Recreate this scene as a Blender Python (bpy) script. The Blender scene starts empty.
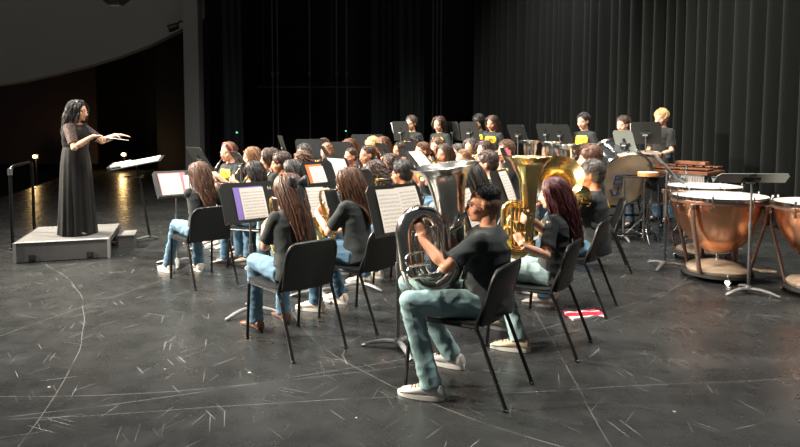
import bpy, math, random
import numpy as np
from mathutils import Vector, Matrix, noise
from mathutils.bvhtree import BVHTree
V = Vector
PI = math.pi
rng = random.Random(11)
scene = bpy.context.scene
COL = scene.collection

# ---------------------------------------------------------------- camera
F = 620.0; PY0 = 164.0; CAMH = 1.5
PITCH = math.atan(36 / F)
cam_d = bpy.data.cameras.new('camera'); cam = bpy.data.objects.new('camera', cam_d); COL.objects.link(cam)
cam.location = (0, 0, CAMH); cam.rotation_euler = (PI / 2 - PITCH, 0, 0)
cam_d.sensor_width = 36; cam_d.lens = F / 800 * 36; cam_d.shift_y = -(223.5 - PY0) / 800
cam_d.clip_end = 200
scene.camera = cam

def ray(px, py):
    a = (px - 400) / F; b = -(py - PY0) / F
    f = V((0, math.cos(PITCH), -math.sin(PITCH))); u = V((0, math.sin(PITCH), math.cos(PITCH)))
    return V((a, 0, 0)) + u * b + f
def G(px, py, z=0.0):
    d = ray(px, py); t = (z - CAMH) / d.z
    return V((0, 0, CAMH)) + d * t
def at(px, py, Y):
    d = ray(px, py); return V((0, 0, CAMH)) + d * (Y / d.y)

# ---------------------------------------------------------------- materials
MATS = {}
def mat(name, color, rough=.5, metal=0., var=0., vscale=8., bump=0., bscale=60., stretch=None, sheen=0., sss=0., emit=None, estr=0., spec=None, col2=None, coat=0.):
    if name in MATS: return MATS[name]
    m = bpy.data.materials.new(name); m.use_nodes = True; MATS[name] = m
    nt = m.node_tree; b = nt.nodes['Principled BSDF']
    b.inputs['Base Color'].default_value = (*color, 1); b.inputs['Roughness'].default_value = rough; b.inputs['Metallic'].default_value = metal
    if sheen: b.inputs['Sheen Weight'].default_value = sheen
    if sss:
        b.inputs['Subsurface Weight'].default_value = sss; b.inputs['Subsurface Radius'].default_value = (.03, .012, .006)
    if spec is not None: b.inputs['Specular IOR Level'].default_value = spec
    if coat: b.inputs['Coat Weight'].default_value = coat; b.inputs['Coat Roughness'].default_value = .12
    if emit: b.inputs['Emission Color'].default_value = (*emit, 1); b.inputs['Emission Strength'].default_value = estr
    tc = nt.nodes.new('ShaderNodeTexCoord'); mp = nt.nodes.new('ShaderNodeMapping'); nt.links.new(tc.outputs['Object'], mp.inputs[0])
    if stretch: mp.inputs['Scale'].default_value = stretch
    if var or col2:
        n = nt.nodes.new('ShaderNodeTexNoise'); n.inputs['Scale'].default_value = vscale; n.inputs['Detail'].default_value = 4
        nt.links.new(mp.outputs[0], n.inputs['Vector'])
        r = nt.nodes.new('ShaderNodeValToRGB'); nt.links.new(n.outputs['Fac'], r.inputs[0])
        c2 = col2 or tuple(min(1, c * (1 + var)) for c in color)
        c1 = color if col2 else tuple(c * (1 - var) for c in color)
        r.color_ramp.elements[0].position = .32; r.color_ramp.elements[0].color = (*c1, 1)
        r.color_ramp.elements[1].position = .68; r.color_ramp.elements[1].color = (*c2, 1)
        nt.links.new(r.outputs[0], b.inputs['Base Color'])
    if bump:
        n = nt.nodes.new('ShaderNodeTexNoise'); n.inputs['Scale'].default_value = bscale; n.inputs['Detail'].default_value = 3
        nt.links.new(mp.outputs[0], n.inputs['Vector'])
        bp = nt.nodes.new('ShaderNodeBump'); bp.inputs['Strength'].default_value = bump; bp.inputs['Distance'].default_value = .01
        nt.links.new(n.outputs['Fac'], bp.inputs['Height']); nt.links.new(bp.outputs[0], b.inputs['Normal'])
    return m

M_shirt = mat('shirt_cotton', (.034, .039, .039), .9, var=.2, vscale=5, bump=.4, bscale=14, sheen=.05, spec=.25)
M_black = mat('black_plastic', (.012, .013, .013), .38, bump=.12, bscale=200)
M_chairshell = mat('chair_shell_plastic', (.010, .011, .011), .40, bump=.15, bscale=260)
M_frame = mat('black_powder_steel', (.012, .012, .012), .32, metal=.2)
M_desk = mat('stand_desk_paint', (.014, .0155, .015), .42, bump=.05, bscale=300)
M_greydesk = mat('stand_desk_grey_paint', (.15, .165, .15), .42, bump=.05, bscale=300)
M_pole = mat('stand_tube', (.12, .12, .118), .35, metal=.4)
M_leg = mat('stand_foot_grey', (.22, .22, .215), .4, metal=.3)
M_chrome = mat('chrome', (.75, .75, .74), .14, metal=1.)
M_silver = mat('silver_plate', (.80, .77, .72), .19, metal=1., var=.06, vscale=4)
M_brass = mat('gold_lacquer_brass', (.95, .70, .30), .22, metal=1., var=.06, vscale=4)
M_copper = mat('copper_bowl', (.98, .44, .24), .26, metal=1., var=.12, vscale=3.2, bump=.35, bscale=7)
M_strut = mat('brown_steel_strut', (.17, .105, .08), .35, metal=.6)
M_head = mat('drum_head_skin', (.54, .50, .43), .5, var=.03)
M_tan = mat('tan_base_paint', (.27, .21, .15), .5, var=.2, vscale=5)
M_kraft = mat('kraft_drum_head', (.60, .47, .32), .6, var=.16, vscale=6, bump=.5, bscale=9)
M_blue = mat('blue_marker', (.02, .07, .24), .6)
M_shellblk = mat('black_drum_shell', (.02, .022, .024), .12, coat=.6)
M_wood = mat('rosewood', (.20, .075, .035), .4, var=.3, vscale=9)
M_orangewood = mat('orange_wood', (.62, .25, .07), .4, var=.2, vscale=9)
M_reson = mat('resonator_tube', (.62, .58, .57), .4)
M_white = mat('white_paint', (.78, .78, .75), .5)
M_rubber = mat('rubber', (.015, .015, .015), .7)
M_yellow = mat('yellow_print', (.85, .58, .03), .6, var=.08, vscale=20)
M_ebony = mat('ebony_wood', (.012, .011, .011), .25)
M_purple = mat('purple_folder', (.28, .20, .62), .5)
M_orange = mat('orange_folder', (.85, .22, .06), .5)
M_pink = mat('pink_folder', (.75, .18, .20), .5)
M_red = mat('red_cloth', (.62, .02, .04), .85, var=.2, bump=.4)
M_whitecloth = mat('white_cloth', (.75, .70, .68), .85)
M_podium = mat('podium_carpet', (.125, .122, .114), .85, var=.12, vscale=30, bump=.3, bscale=200)
M_podside = mat('podium_side', (.095, .092, .088), .7, var=.08)
M_alu = mat('aluminium_edge', (.45, .44, .42), .4, metal=.5)
M_lens = mat('spectacle_frame', (.03, .01, .02), .3)
M_eyew = mat('eye_white', (.75, .72, .70), .3)
M_eyeb = mat('eye_dark', (.02, .012, .01), .2)
M_lip = mat('lips', (.50, .16, .13), .45)
M_sole = mat('white_rubber_sole', (.72, .70, .66), .55)
M_dress = mat('black_velvet_dress', (.006, .006, .0055), .6, var=.2, vscale=4, sheen=.04, spec=.3, bump=.3, bscale=18)

SKINS = [(.72, .36, .22), (.64, .29, .165), (.50, .21, .12), (.80, .45, .30), (.38, .15, .09)]
def skin(i): return mat('skin_tone_%s' % 'abcde'[i], SKINS[i], .48, sss=.12, var=.07, vscale=9, bump=.08, bscale=90)
HAIRS = {'black': ((.010, .009, .009), (.035, .030, .028)), 'dark': ((.024, .014, .010), (.085, .052, .038)), 'brown': ((.048, .021, .012), (.165, .075, .042)),
         'light': ((.14, .07, .033), (.34, .19, .10)), 'blond': ((.42, .26, .10), (.80, .58, .28)), 'red': ((.045, .012, .014), (.17, .050, .052)), 'grey': ((.030, .026, .024), (.12, .105, .09))}
def hairm(k): return mat('hair_' + k, HAIRS[k][0], .42, col2=HAIRS[k][1], vscale=22, stretch=(2.2, 2.2, .35), bump=.4, bscale=120)
JEANS = {'blue': (.105, .20, .29), 'pale': (.26, .36, .375), 'mid': (.065, .14, .21), 'dark': (.03, .05, .075), 'teal': (.215, .335, .34)}
def jeanm(k): return mat('denim_' + k, JEANS[k], .88, var=.22, vscale=7, bump=.4, bscale=26)

def paper_mat():
    m = bpy.data.materials.new('printed_sheet_music'); m.use_nodes = True; nt = m.node_tree; b = nt.nodes['Principled BSDF']
    b.inputs['Roughness'].default_value = .7
    N = nt.nodes; L = nt.links
    tc = N.new('ShaderNodeTexCoord'); sp = N.new('ShaderNodeSeparateXYZ'); L.new(tc.outputs['UV'], sp.inputs[0])
    def mth(op, a, b_=None, c=None):
        n = N.new('ShaderNodeMath'); n.operation = op
        for i, x in enumerate((a, b_, c)):
            if x is None: continue
            if isinstance(x, (int, float)): n.inputs[i].default_value = x
            else: L.new(x, n.inputs[i])
        return n.outputs[0]
    y = mth('MULTIPLY', sp.outputs['Y'], 11); fy = mth('FRACT', y)
    inst = mth('MULTIPLY', mth('GREATER_THAN', fy, .2), mth('LESS_THAN', fy, .72))
    ln = mth('LESS_THAN', mth('FRACT', mth('MULTIPLY', fy, 9.6)), .30)
    nz = N.new('ShaderNodeTexNoise'); nz.inputs['Scale'].default_value = 42; L.new(tc.outputs['UV'], nz.inputs['Vector'])
    notes = mth('GREATER_THAN', nz.outputs['Fac'], .56)
    ink = mth('MULTIPLY', inst, mth('MAXIMUM', mth('MULTIPLY', ln, .45), mth('MULTIPLY', notes, .6)))
    mx = mth('MULTIPLY', mth('GREATER_THAN', sp.outputs['X'], .06), mth('LESS_THAN', sp.outputs['X'], .94))
    my = mth('MULTIPLY', mth('GREATER_THAN', sp.outputs['Y'], .05), mth('LESS_THAN', sp.outputs['Y'], .90))
    ink = mth('MULTIPLY', ink, mth('MULTIPLY', mx, my))
    mix = N.new('ShaderNodeMix'); mix.data_type = 'RGBA'; L.new(ink, mix.inputs[0])
    mix.inputs[6].default_value = (.80, .76, .70, 1); mix.inputs[7].default_value = (.06, .05, .05, 1)
    L.new(mix.outputs[2], b.inputs['Base Color'])
    return m
M_sheet = paper_mat()

def lace_mat():
    m = bpy.data.materials.new('black_lace'); m.use_nodes = True; nt = m.node_tree; b = nt.nodes['Principled BSDF']
    v = nt.nodes.new('ShaderNodeTexVoronoi'); v.inputs['Scale'].default_value = 70; v.feature = 'DISTANCE_TO_EDGE'
    tc = nt.nodes.new('ShaderNodeTexCoord'); nt.links.new(tc.outputs['Object'], v.inputs['Vector'])
    r = nt.nodes.new('ShaderNodeValToRGB'); nt.links.new(v.outputs['Distance'], r.inputs[0])
    r.color_ramp.elements[0].position = .12; r.color_ramp.elements[0].color = (.015, .012, .012, 1)
    r.color_ramp.elements[1].position = .30; r.color_ramp.elements[1].color = (.22, .10, .07, 1)
    nt.links.new(r.outputs[0], b.inputs['Base Color']); b.inputs['Roughness'].default_value = .7
    return m
M_lace = lace_mat()

# ---------------------------------------------------------------- mesh builder
def frame_from(d):
    d = d.normalized(); a = V((0, 0, 1)) if abs(d.z) < .95 else V((1, 0, 0))
    x = a.cross(d).normalized(); return x, d.cross(x).normalized()

class MB:
    def __init__(s): s.v = []; s.f = []; s.m = []; s.uv = {}
    def add(s, vs, fs, mi=0):
        o = len(s.v); s.v += [tuple(p) for p in vs]; s.f += [tuple(i + o for i in f) for f in fs]; s.m += [mi] * len(fs)
    def box(s, c, size, rot=None, mi=0, bev=0.):
        x, y, z = [a / 2 for a in size]; c = V(c)
        if bev <= 0:
            pts = [V((sx * x, sy * y, sz * z)) for sz in (-1, 1) for sx, sy in ((-1, -1), (1, -1), (1, 1), (-1, 1))]
            fs = [(3, 2, 1, 0), (4, 5, 6, 7), (0, 1, 5, 4), (1, 2, 6, 5), (2, 3, 7, 6), (3, 0, 4, 7)]
        else:
            b = min(bev, x, y, z); pts = []; 
            rings = [(-z, b), (-z + b, 0), (z - b, 0), (z, b)]
            for zz, inn in rings:
                X, Y = x - inn, y - inn
                for sx, sy in ((-1, -1), (1, -1), (1, 1), (-1, 1)):
                    e1 = V((sx * X, sy * (Y - b if Y > b else 0), zz)); e2 = V((sx * (X - b if X > b else 0), sy * Y, zz))
                    pts += [e1, e2] if sx * sy > 0 else [e2, e1]
            # order around: each corner contributes two points
            fs = [tuple(range(7, -1, -1)), tuple(range(24, 32))]
            for r in range(3):
                for i in range(8):
                    j = (i + 1) % 8; fs.append((r * 8 + i, r * 8 + j, r * 8 + 8 + j, r * 8 + 8 + i))
        if rot is not None: pts = [rot @ p for p in pts]
        s.add([p + c for p in pts], fs, mi)
    def tube(s, pts, rad, n=8, mi=0, cap=True, flat=None):
        pts = [V(p) for p in pts]
        if not hasattr(rad, '__len__'): rad = [rad] * len(pts)
        vs = []; k = len(pts)
        t0 = (pts[1] - pts[0]); x, y = frame_from(t0 if t0.length > 1e-9 else V((0, 0, 1)))
        if flat is not None:
            d0 = t0.normalized(); x = (V(flat[0]) - d0 * V(flat[0]).dot(d0)).normalized(); y = d0.cross(x)
        fl = flat[1] if flat else 1.
        for i, p in enumerate(pts):
            t = pts[min(i + 1, k - 1)] - pts[max(i - 1, 0)]
            if t.length > 1e-9:
                t.normalize(); x2 = x - t * x.dot(t)
                if x2.length > 1e-6: x = x2.normalized(); y = t.cross(x)
            for j in range(n):
                a = 2 * PI * j / n; vs.append(p + x * (math.cos(a) * rad[i]) + y * (math.sin(a) * rad[i] * fl))
        fs = [(i * n + j, i * n + (j + 1) % n, (i + 1) * n + (j + 1) % n, (i + 1) * n + j) for i in range(k - 1) for j in range(n)]
        if cap: fs += [tuple(range(n - 1, -1, -1)), tuple(range((k - 1) * n, k * n))]
        s.add(vs, fs, mi)
    def cap(s, a, b, ra, rb, n=12, mi=0):
        a = V(a); b = V(b); s.tube([a, b], [ra, rb], n, mi); s.ell(a, (ra,) * 3, n, 8, mi); s.ell(b, (rb,) * 3, n, 8, mi)
    def ell(s, c, r, nu=16, nv=10, mi=0, rot=None):
        vs = []; c = V(c)
        for i in range(1, nv):
            ph = PI * i / nv
            for j in range(nu):
                th = 2 * PI * j / nu; vs.append(V((r[0] * math.sin(ph) * math.cos(th), r[1] * math.sin(ph) * math.sin(th), r[2] * math.cos(ph))))
        vs += [V((0, 0, r[2])), V((0, 0, -r[2]))]
        if rot is not None: vs = [rot @ p for p in vs]
        fs = [(i * nu + (j + 1) % nu, i * nu + j, (i + 1) * nu + j, (i + 1) * nu + (j + 1) % nu) for i in range(nv - 2) for j in range(nu)]
        t = (nv - 1) * nu
        fs += [(t, j, (j + 1) % nu) for j in range(nu)] + [(t + 1, (nv - 2) * nu + (j + 1) % nu, (nv - 2) * nu + j) for j in range(nu)]
        s.add([p + c for p in vs], fs, mi)
    def lathe(s, prof, n=32, mi=0, M=None, close=False):
        vs = []
        for r, z in prof:
            for j in range(n):
                a = 2 * PI * j / n; vs.append(V((r * math.cos(a), r * math.sin(a), z)))
        k = len(prof)
        fs = [(i * n + j, i * n + (j + 1) % n, (i + 1) * n + (j + 1) % n, (i + 1) * n + j) for i in range(k - 1 + (1 if close else 0)) for j in range(n)]
        if close: fs = [tuple(q % (k * n) for q in f) for f in fs]
        if M is not None: vs = [M @ p for p in vs]
        s.add(vs, fs, mi)
    def ring(s, c, R, r, n=32, m=8, mi=0, M=None):
        prof = [(R + r * math.cos(2 * PI * i / m), r * math.sin(2 * PI * i / m)) for i in range(m)]
        MM = Matrix.Translation(V(c)) @ (M if M is not None else Matrix.Identity(4)); s.lathe(prof, n, mi, MM, True)
    def loft(s, rings, mi=0):
        n = len(rings[0]); vs = [p for r in rings for p in r]; k = len(rings)
        fs = [(i * n + j, i * n + (j + 1) % n, (i + 1) * n + (j + 1) % n, (i + 1) * n + j) for i in range(k - 1) for j in range(n)]
        fs += [tuple(range(n - 1, -1, -1)), tuple(range((k - 1) * n, k * n))]
        s.add(vs, fs, mi)
    def prism(s, poly, z0, z1, M=None, mi=0):
        n = len(poly); vs = [V((x, y, z0)) for x, y in poly] + [V((x, y, z1)) for x, y in poly]
        if M is not None: vs = [M @ p for p in vs]
        fs = [tuple(range(n - 1, -1, -1)), tuple(range(n, 2 * n))] + [(i, (i + 1) % n, n + (i + 1) % n, n + i) for i in range(n)]
        s.add(vs, fs, mi)
    def mesh(s, name):
        me = bpy.data.meshes.new(name); me.from_pydata(s.v, [], s.f); me.polygons.foreach_set('material_index', s.m); return me
    def build(s, name, mats, parent=None, smooth=True, recalc=True):
        me = s.mesh(name)
        if recalc:
            import bmesh
            bm = bmesh.new(); bm.from_mesh(me); bmesh.ops.recalc_face_normals(bm, faces=bm.faces); bm.to_mesh(me); bm.free()
        return link(name, me, mats, parent, smooth)

def link(name, me, mats, parent=None, smooth=True):
    for m in (mats if isinstance(mats, (list, tuple)) else [mats]): me.materials.append(m)
    if smooth:
        me.polygons.foreach_set('use_smooth', [True] * len(me.polygons))
        try: me.set_sharp_from_angle(angle=math.radians(42))
        except Exception: pass
    o = bpy.data.objects.new(name, me); COL.objects.link(o)
    if parent: o.parent = parent
    return o
def tag(o, label, cat, group=None, kind=None):
    if label: o['label'] = label
    if cat: o['category'] = cat
    if group: o['group'] = group
    if kind: o['kind'] = kind
    return o
def empty(name, loc=(0, 0, 0), rz=0., label=None, cat=None, group=None):
    o = bpy.data.objects.new(name, None); COL.objects.link(o); o.location = loc; o.rotation_euler = (0, 0, rz); o.empty_display_size = .1
    return tag(o, label, cat, group)
def copy_tree(o, parent=None):
    c = o.copy(); COL.objects.link(c); c.parent = parent
    for ch in list(o.children): copy_tree(ch, c)
    return c
def struct(o): o['kind'] = 'structure'; return o

def remesh(mb, voxel, smooth=3):
    me = mb.mesh('tmp'); o = bpy.data.objects.new('tmp', me); COL.objects.link(o)
    r = o.modifiers.new('r', 'REMESH'); r.mode = 'VOXEL'; r.voxel_size = voxel; r.use_smooth_shade = True
    if smooth:
        s = o.modifiers.new('s', 'SMOOTH'); s.factor = .5; s.iterations = smooth
    dg = bpy.context.evaluated_depsgraph_get()
    out = bpy.data.meshes.new_from_object(o.evaluated_get(dg)); bpy.data.objects.remove(o); bpy.data.meshes.remove(me)
    out.materials.clear()
    return out
def append_mb(me, mb, base_mats=1):
    """joins a mesh and a builder's geometry as one mesh"""
    n = len(me.vertices); co = np.empty(n * 3); me.vertices.foreach_get('co', co)
    vs = [tuple(p) for p in co.reshape(-1, 3)] + mb.v
    fs = [tuple(p.vertices) for p in me.polygons] + [tuple(i + n for i in f) for f in mb.f]
    mi = [0] * len(me.polygons) + mb.m
    out = bpy.data.meshes.new('joined'); out.from_pydata(vs, [], fs); out.polygons.foreach_set('material_index', mi)
    bpy.data.meshes.remove(me); return out
def displace(me, amp, scale, seed=0., fn=None):
    n = len(me.vertices); co = np.empty(n * 3); no = np.empty(n * 3); me.vertices.foreach_get('co', co); me.vertex_normals.foreach_get('vector', no)
    co = co.reshape(-1, 3); no = no.reshape(-1, 3)
    for i in range(n):
        p = co[i]; w = fn(p) if fn else 1.
        q = noise.noise(V((p[0] * scale + seed, p[1] * scale, p[2] * scale * 1.6 + seed)))
        r = 1 - abs(q) * 2.2
        co[i] += no[i] * (amp * w * (r - .5))
    me.vertices.foreach_set('co', co.ravel()); me.update()
def spline(pts, sub=6):
    pts = [V(p) for p in pts]; out = []; n = len(pts)
    for i in range(n - 1):
        p0 = pts[max(i - 1, 0)]; p1 = pts[i]; p2 = pts[i + 1]; p3 = pts[min(i + 2, n - 1)]
        for k in range(sub):
            t = k / sub; t2 = t * t; t3 = t2 * t
            out.append(.5 * ((2 * p1) + (p2 - p0) * t + (2 * p0 - 5 * p1 + 4 * p2 - p3) * t2 + (3 * p1 - p0 - 3 * p2 + p3) * t3))
    out.append(pts[-1]); return out
def lerp(a, b, t): return a + (b - a) * t
# ---------------------------------------------------------------- people
VOX = [.0062, .0105, .015]
HSC = 1.04
def Rz(a): return Matrix.Rotation(a, 3, 'Z')
def Rx(a): return Matrix.Rotation(a, 3, 'X')

def ik(S, W, l1, l2, pole):
    d = W - S; L = d.length
    if L > l1 + l2 - .004: W = S + d * ((l1 + l2 - .004) / L); d = W - S; L = d.length
    a = (l1 * l1 - l2 * l2 + L * L) / (2 * L); h = math.sqrt(max(0, l1 * l1 - a * a)); u = d / L
    p = pole - u * pole.dot(u)
    p = p.normalized() if p.length > 1e-6 else V((0, 0, -1))
    return S + u * a + p * h, W

def hand(mb, fingers, P, fd, pn, side, sc, curl=.55, spread=1.):
    """palm into mb, fingers into the second builder; fd along the fingers, pn out of the palm"""
    fd = fd.normalized(); pn = (pn - fd * pn.dot(fd)).normalized(); sd = fd.cross(pn) * side    # sd towards the thumb
    R = Matrix((sd, pn, fd)).transposed()
    mb.ell(P, (.040 * sc, .016 * sc, .050 * sc), 14, 10, rot=R)
    mb.ell(P - fd * .03 * sc + sd * .022 * sc, (.020 * sc, .017 * sc, .030 * sc), 10, 8, rot=R)
    lens = [(.030, .070), (.010, .080), (-.010, .075), (-.029, .058)]
    for i, (off, L) in enumerate(lens):
        b = P + sd * off * sc * spread + fd * .028 * sc; p = b.copy(); pts = [p.copy()]; a = .12
        dirs = [.42, .32, .26]
        for s in dirs:
            a += curl * (.8 + .08 * i)
            d = fd * math.cos(a) + pn * math.sin(a); p = p + d * (L + .03) * s * sc; pts.append(p.copy())
        pts = spline(pts, 2)
        rr = [lerp(.0092, .0068, k / (len(pts) - 1)) * sc for k in range(len(pts))]
        fingers.tube(pts, rr, 7); fingers.ell(pts[-1], (rr[-1],) * 3, 7, 5)
    b = P + sd * .026 * sc - fd * .028 * sc
    p1 = b + (sd * .75 + fd * .55 + pn * .35).normalized() * .036 * sc; p2 = p1 + (sd * .25 + fd * .85 + pn * .5).normalized() * .030 * sc
    p3 = p2 + (fd * .8 + pn * .7 - sd * .1).normalized() * .022 * sc
    pts = spline([b, p1, p2, p3], 2); rr = [lerp(.0125, .0085, k / (len(pts) - 1)) * sc for k in range(len(pts))]
    fingers.tube(pts, rr, 7); fingers.ell(pts[-1], (rr[-1],) * 3, 7, 5)

def head_geo(mb, extra, HM, sc, lod, glasses=False):
    sc = sc * HSC
    """HM: head matrix (3x3) and centre"""
    R, c = HM
    def P(x, y, z): return c + R @ V((x * sc, y * sc, z * sc))
    def e(x, y, z, rx, ry, rz, b=mb, n=16, mi=0, rot=None):
        b.ell(P(x, y, z), (rx * sc, ry * sc, rz * sc), n, max(6, n * 2 // 3), mi, rot=(R @ rot if rot is not None else R))
    e(0, -.012, .024, .075, .094, .086)          # skull
    e(0, .022, -.030, .061, .068, .078)          # face
    e(0, .030, -.075, .045, .052, .040)          # jaw
    e(0, .066, -.096, .021, .021, .017)          # chin
    e(.040, .050, -.035, .024, .026, .026); e(-.040, .050, -.035, .024, .026, .026)
    e(0, .070, .012, .050, .022, .015)           # brow
    mb.tube([P(0, .080, .008), P(0, .102, -.028), P(0, .108, -.038), P(0, .086, -.048)], [.008 * sc, .012 * sc, .0135 * sc, .012 * sc], 8)
    e(.011, .092, -.040, .009, .010, .008); e(-.011, .092, -.040, .009, .010, .008)
    e(0, .078, -.066, .024, .018, .013)          # mouth mound
    for s in (1, -1): e(s * .075, -.006, -.012, .008, .019, .030, rot=Rz(-s * .35))
    # neck down to the chest is made by the caller
    X = extra
    e(0, .0925, -.0615, .021, .0065, .0048, X, 10, 1); e(0, .0905, -.0705, .019, .0075, .0058, X, 10, 1)
    for s in (1, -1):
        e(s * .030, .0765, -.006, .0125, .0105, .0085, X, 10, 2)
        e(s * .030, .0835, -.006, .0055, .0045, .0058, X, 8, 3)
        e(s * .030, .0785, .0005, .0140, .0105, .0060, X, 10, 0)
        X.tube([P(s * .046, .074, .014), P(s * .031, .088, .020), P(s * .014, .091, .015)], [.0022 * sc, .0042 * sc, .0030 * sc], 6, 4)

def head_hair(style, color, HM, sc, parent, lod, seed, bulk, C, Rt, hl=1.):
    bs = 1 / HSC; sc = sc * HSC; R, c = HM; rg = random.Random(seed); mb = MB(); k = [1.0, .4, .22][lod]; rr = [.58, 1.15, 1.8][lod]
    def P(v): return c + R @ (V(v) * sc)
    Ri = R.inverted()
    torso = (Ri @ (Rt @ V((0, -.01, -.20)) + C - c)) / sc
    ts = V((.185 * bulk, .130 * bulk, .225)) * bs
    def push(q, lay):
        h = V((q.x / (.081 + lay), (q.y + .012) / (.099 + lay), (q.z - .022) / (.092 + lay)))
        if h.length < 1 and q.z > -.12:
            h.normalize(); q = V((h.x * (.081 + lay), h.y * (.099 + lay) - .012, h.z * (.092 + lay) + .022))
        t = V(((q.x - torso.x) / (ts.x + lay), (q.y - torso.y) / (ts.y + lay), (q.z - torso.z) / ts.z))
        if t.length < 1:
            f = V((t.x, t.y, 0)); fl = max(f.length, .05); m = math.sqrt(max(.0, 1 - min(.98, t.z * t.z)))
            if q.y < .05: q = V((q.x, torso.y - (ts.y + lay) * math.sqrt(max(.02, 1 - min(.98, t.x * t.x + t.z * t.z))), q.z))
            elif t.z < .86: f = f / fl * m; q = V((f.x * (ts.x + lay) + torso.x, f.y * (ts.y + lay) + torso.y, q.z))
            else: q = V((q.x * 1.02, q.y - .004, torso.z + ts.z * math.sqrt(max(0, 1 - min(.98, t.x * t.x + t.y * t.y))) + lay))
        if q.y > .035 and q.z < .035 and abs(q.x) < .070: q.x = (.070 + lay) * (1 if q.x >= 0 else -1)
        return q
    short = style in ('short', 'curly', 'fade', 'afro', 'bowl')
    hv = {'curly': .016, 'afro': .030, 'short': .008, 'fade': .004, 'bowl': .006, 'pulled': .004, 'long': .007, 'wavy': .009, 'ringlets': .012, 'ponytail': .004}.get(style, .006)
    # scalp volume
    if style == 'fade':
        mb.ell(P((0, -.024, .041)), (.0755 * sc, .090 * sc, .077 * sc), 24, 14, rot=R @ Rx(.10))
        mb.ell(P((0, -.036, .004)), (.0768 * sc, .0745 * sc, .082 * sc), 22, 14, 1, rot=R)
    else:
        mb.ell(P((0, -.026 - hv * .3, .033 + hv * .35)), ((.079 + hv) * sc, (.094 + hv) * sc, (.084 + hv) * sc), 22, 14, rot=R @ Rx(.13))
        mb.ell(P((0, -.045, -.010)), ((.074 + hv) * sc, (.068 + hv) * sc, (.078 + hv * .6) * sc), 18, 12, rot=R)
    if short:
        n = int({'curly': 330, 'afro': 420, 'short': 380, 'fade': 420, 'bowl': 300}[style] * k)
        for i in range(n):
            th = rg.uniform(-PI, PI); ph = math.acos(rg.uniform(-.25 if style != 'fade' else .35, 1))
            nn = V((math.sin(ph) * math.sin(th), math.sin(ph) * math.cos(th), math.cos(ph)))
            if nn.y > .38 and nn.z < (.60 if style != 'bowl' else .45): continue
            if style == 'fade' and nn.y > .30 and nn.z < .75: continue
            b = V((nn.x * (.077 + hv * .6), nn.y * (.094 + hv * .6) - .020, nn.z * (.086 + hv * .6) + .029))
            if style in ('curly', 'afro'):
                r0 = rg.uniform(.007, .013) * (1.3 if style == 'afro' else 1); a0 = rg.uniform(0, 6.3); t1 = nn.cross(V((.3, .2, 1))).normalized(); t2 = nn.cross(t1)
                pts = [P(b + nn * (.003 + .010 * q / 6 + hv * .35) + (t1 * math.cos(a0 + q * 1.0) + t2 * math.sin(a0 + q * 1.0)) * r0) for q in range(7)]
                mb.tube(pts, [.0035 * sc * rr * (1 - .3 * abs(q - 3) / 3) for q in range(7)], 5)
            else:
                fw = V((rg.uniform(-.3, .3) + .5 * nn.x, .75 if style != 'bowl' else .4, -.35 if style != 'fade' else .1)); fw = (fw - nn * fw.dot(nn)).normalized() * (-1 if style == 'fade' else 1)
                L = {'short': .036, 'fade': .014, 'bowl': .050}[style] * rg.uniform(.6, 1.15)
                pts = [P(b + nn * (.004 + lift) + fw * L * t) for t, lift in (((0, 0), (.35, .002), (.7, -.001), (1, -.006)) if style == 'fade' else ((0, 0), (.35, .004), (.7, .003), (1, -.004)))]
                mb.tube(pts, [.0042 * sc * rr, .0048 * sc * rr, .0036 * sc * rr, .0012 * sc], 5)
    else:
        L0 = {'long': .44, 'wavy': .46, 'ringlets': .36, 'ponytail': .0, 'bun': 0, 'mid': .22, 'pulled': 0}[style] * hl
        curl = {'wavy': .012, 'ringlets': .016}.get(style, .003)
        if L0:
            n = int(760 * k)
            for i in range(n):
                th = rg.uniform(1.15, PI) * rg.choice((-1, 1)); ph = math.acos(rg.uniform(-.35, .98))
                if rg.random() < .25: th = rg.uniform(.35, .9) * rg.choice((-1, 1)); ph = math.acos(rg.uniform(.62, .95))
                nn = V((math.sin(ph) * math.sin(th), math.sin(ph) * math.cos(th), math.cos(ph))); lay = rg.uniform(.0, .020) + hv * .6
                q = V((nn.x * .080, nn.y * .097 - .014, nn.z * .090 + .024)); sx = 1 if q.x >= 0 else -1
                d = V((sx * .8 * max(0, nn.z), -.55 - .4 * max(0, nn.z), -.35)).normalized(); pts = []; L = L0 * rg.uniform(.8, 1.08) ; S = [16, 11, 8][lod]
                a0 = rg.uniform(0, 6.3); fr = rg.uniform(24, 34) if style == 'wavy' else rg.uniform(60, 80)
                for j in range(S):
                    t = j / (S - 1); w = curl * min(1, t * 2.2)
                    off = V((math.cos(a0 + t * L * fr), math.sin(a0 + t * L * fr), 0)) * w
                    pts.append(P(q + off))
                    d = (d * .5 + V((-q.x * (1.6 if t > .3 else .2), -.22 if t < .5 else -.02, -1)) * .5).normalized(); q = push(q + d * L / S, lay)
                r0 = rg.uniform(.0048, .0072) * sc * rr
                mb.tube(pts, [r0 * (.6 + .6 * math.sin(PI * min(1, .25 + .75 * j / (S - 1)))) for j in range(S)], 5)
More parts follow.
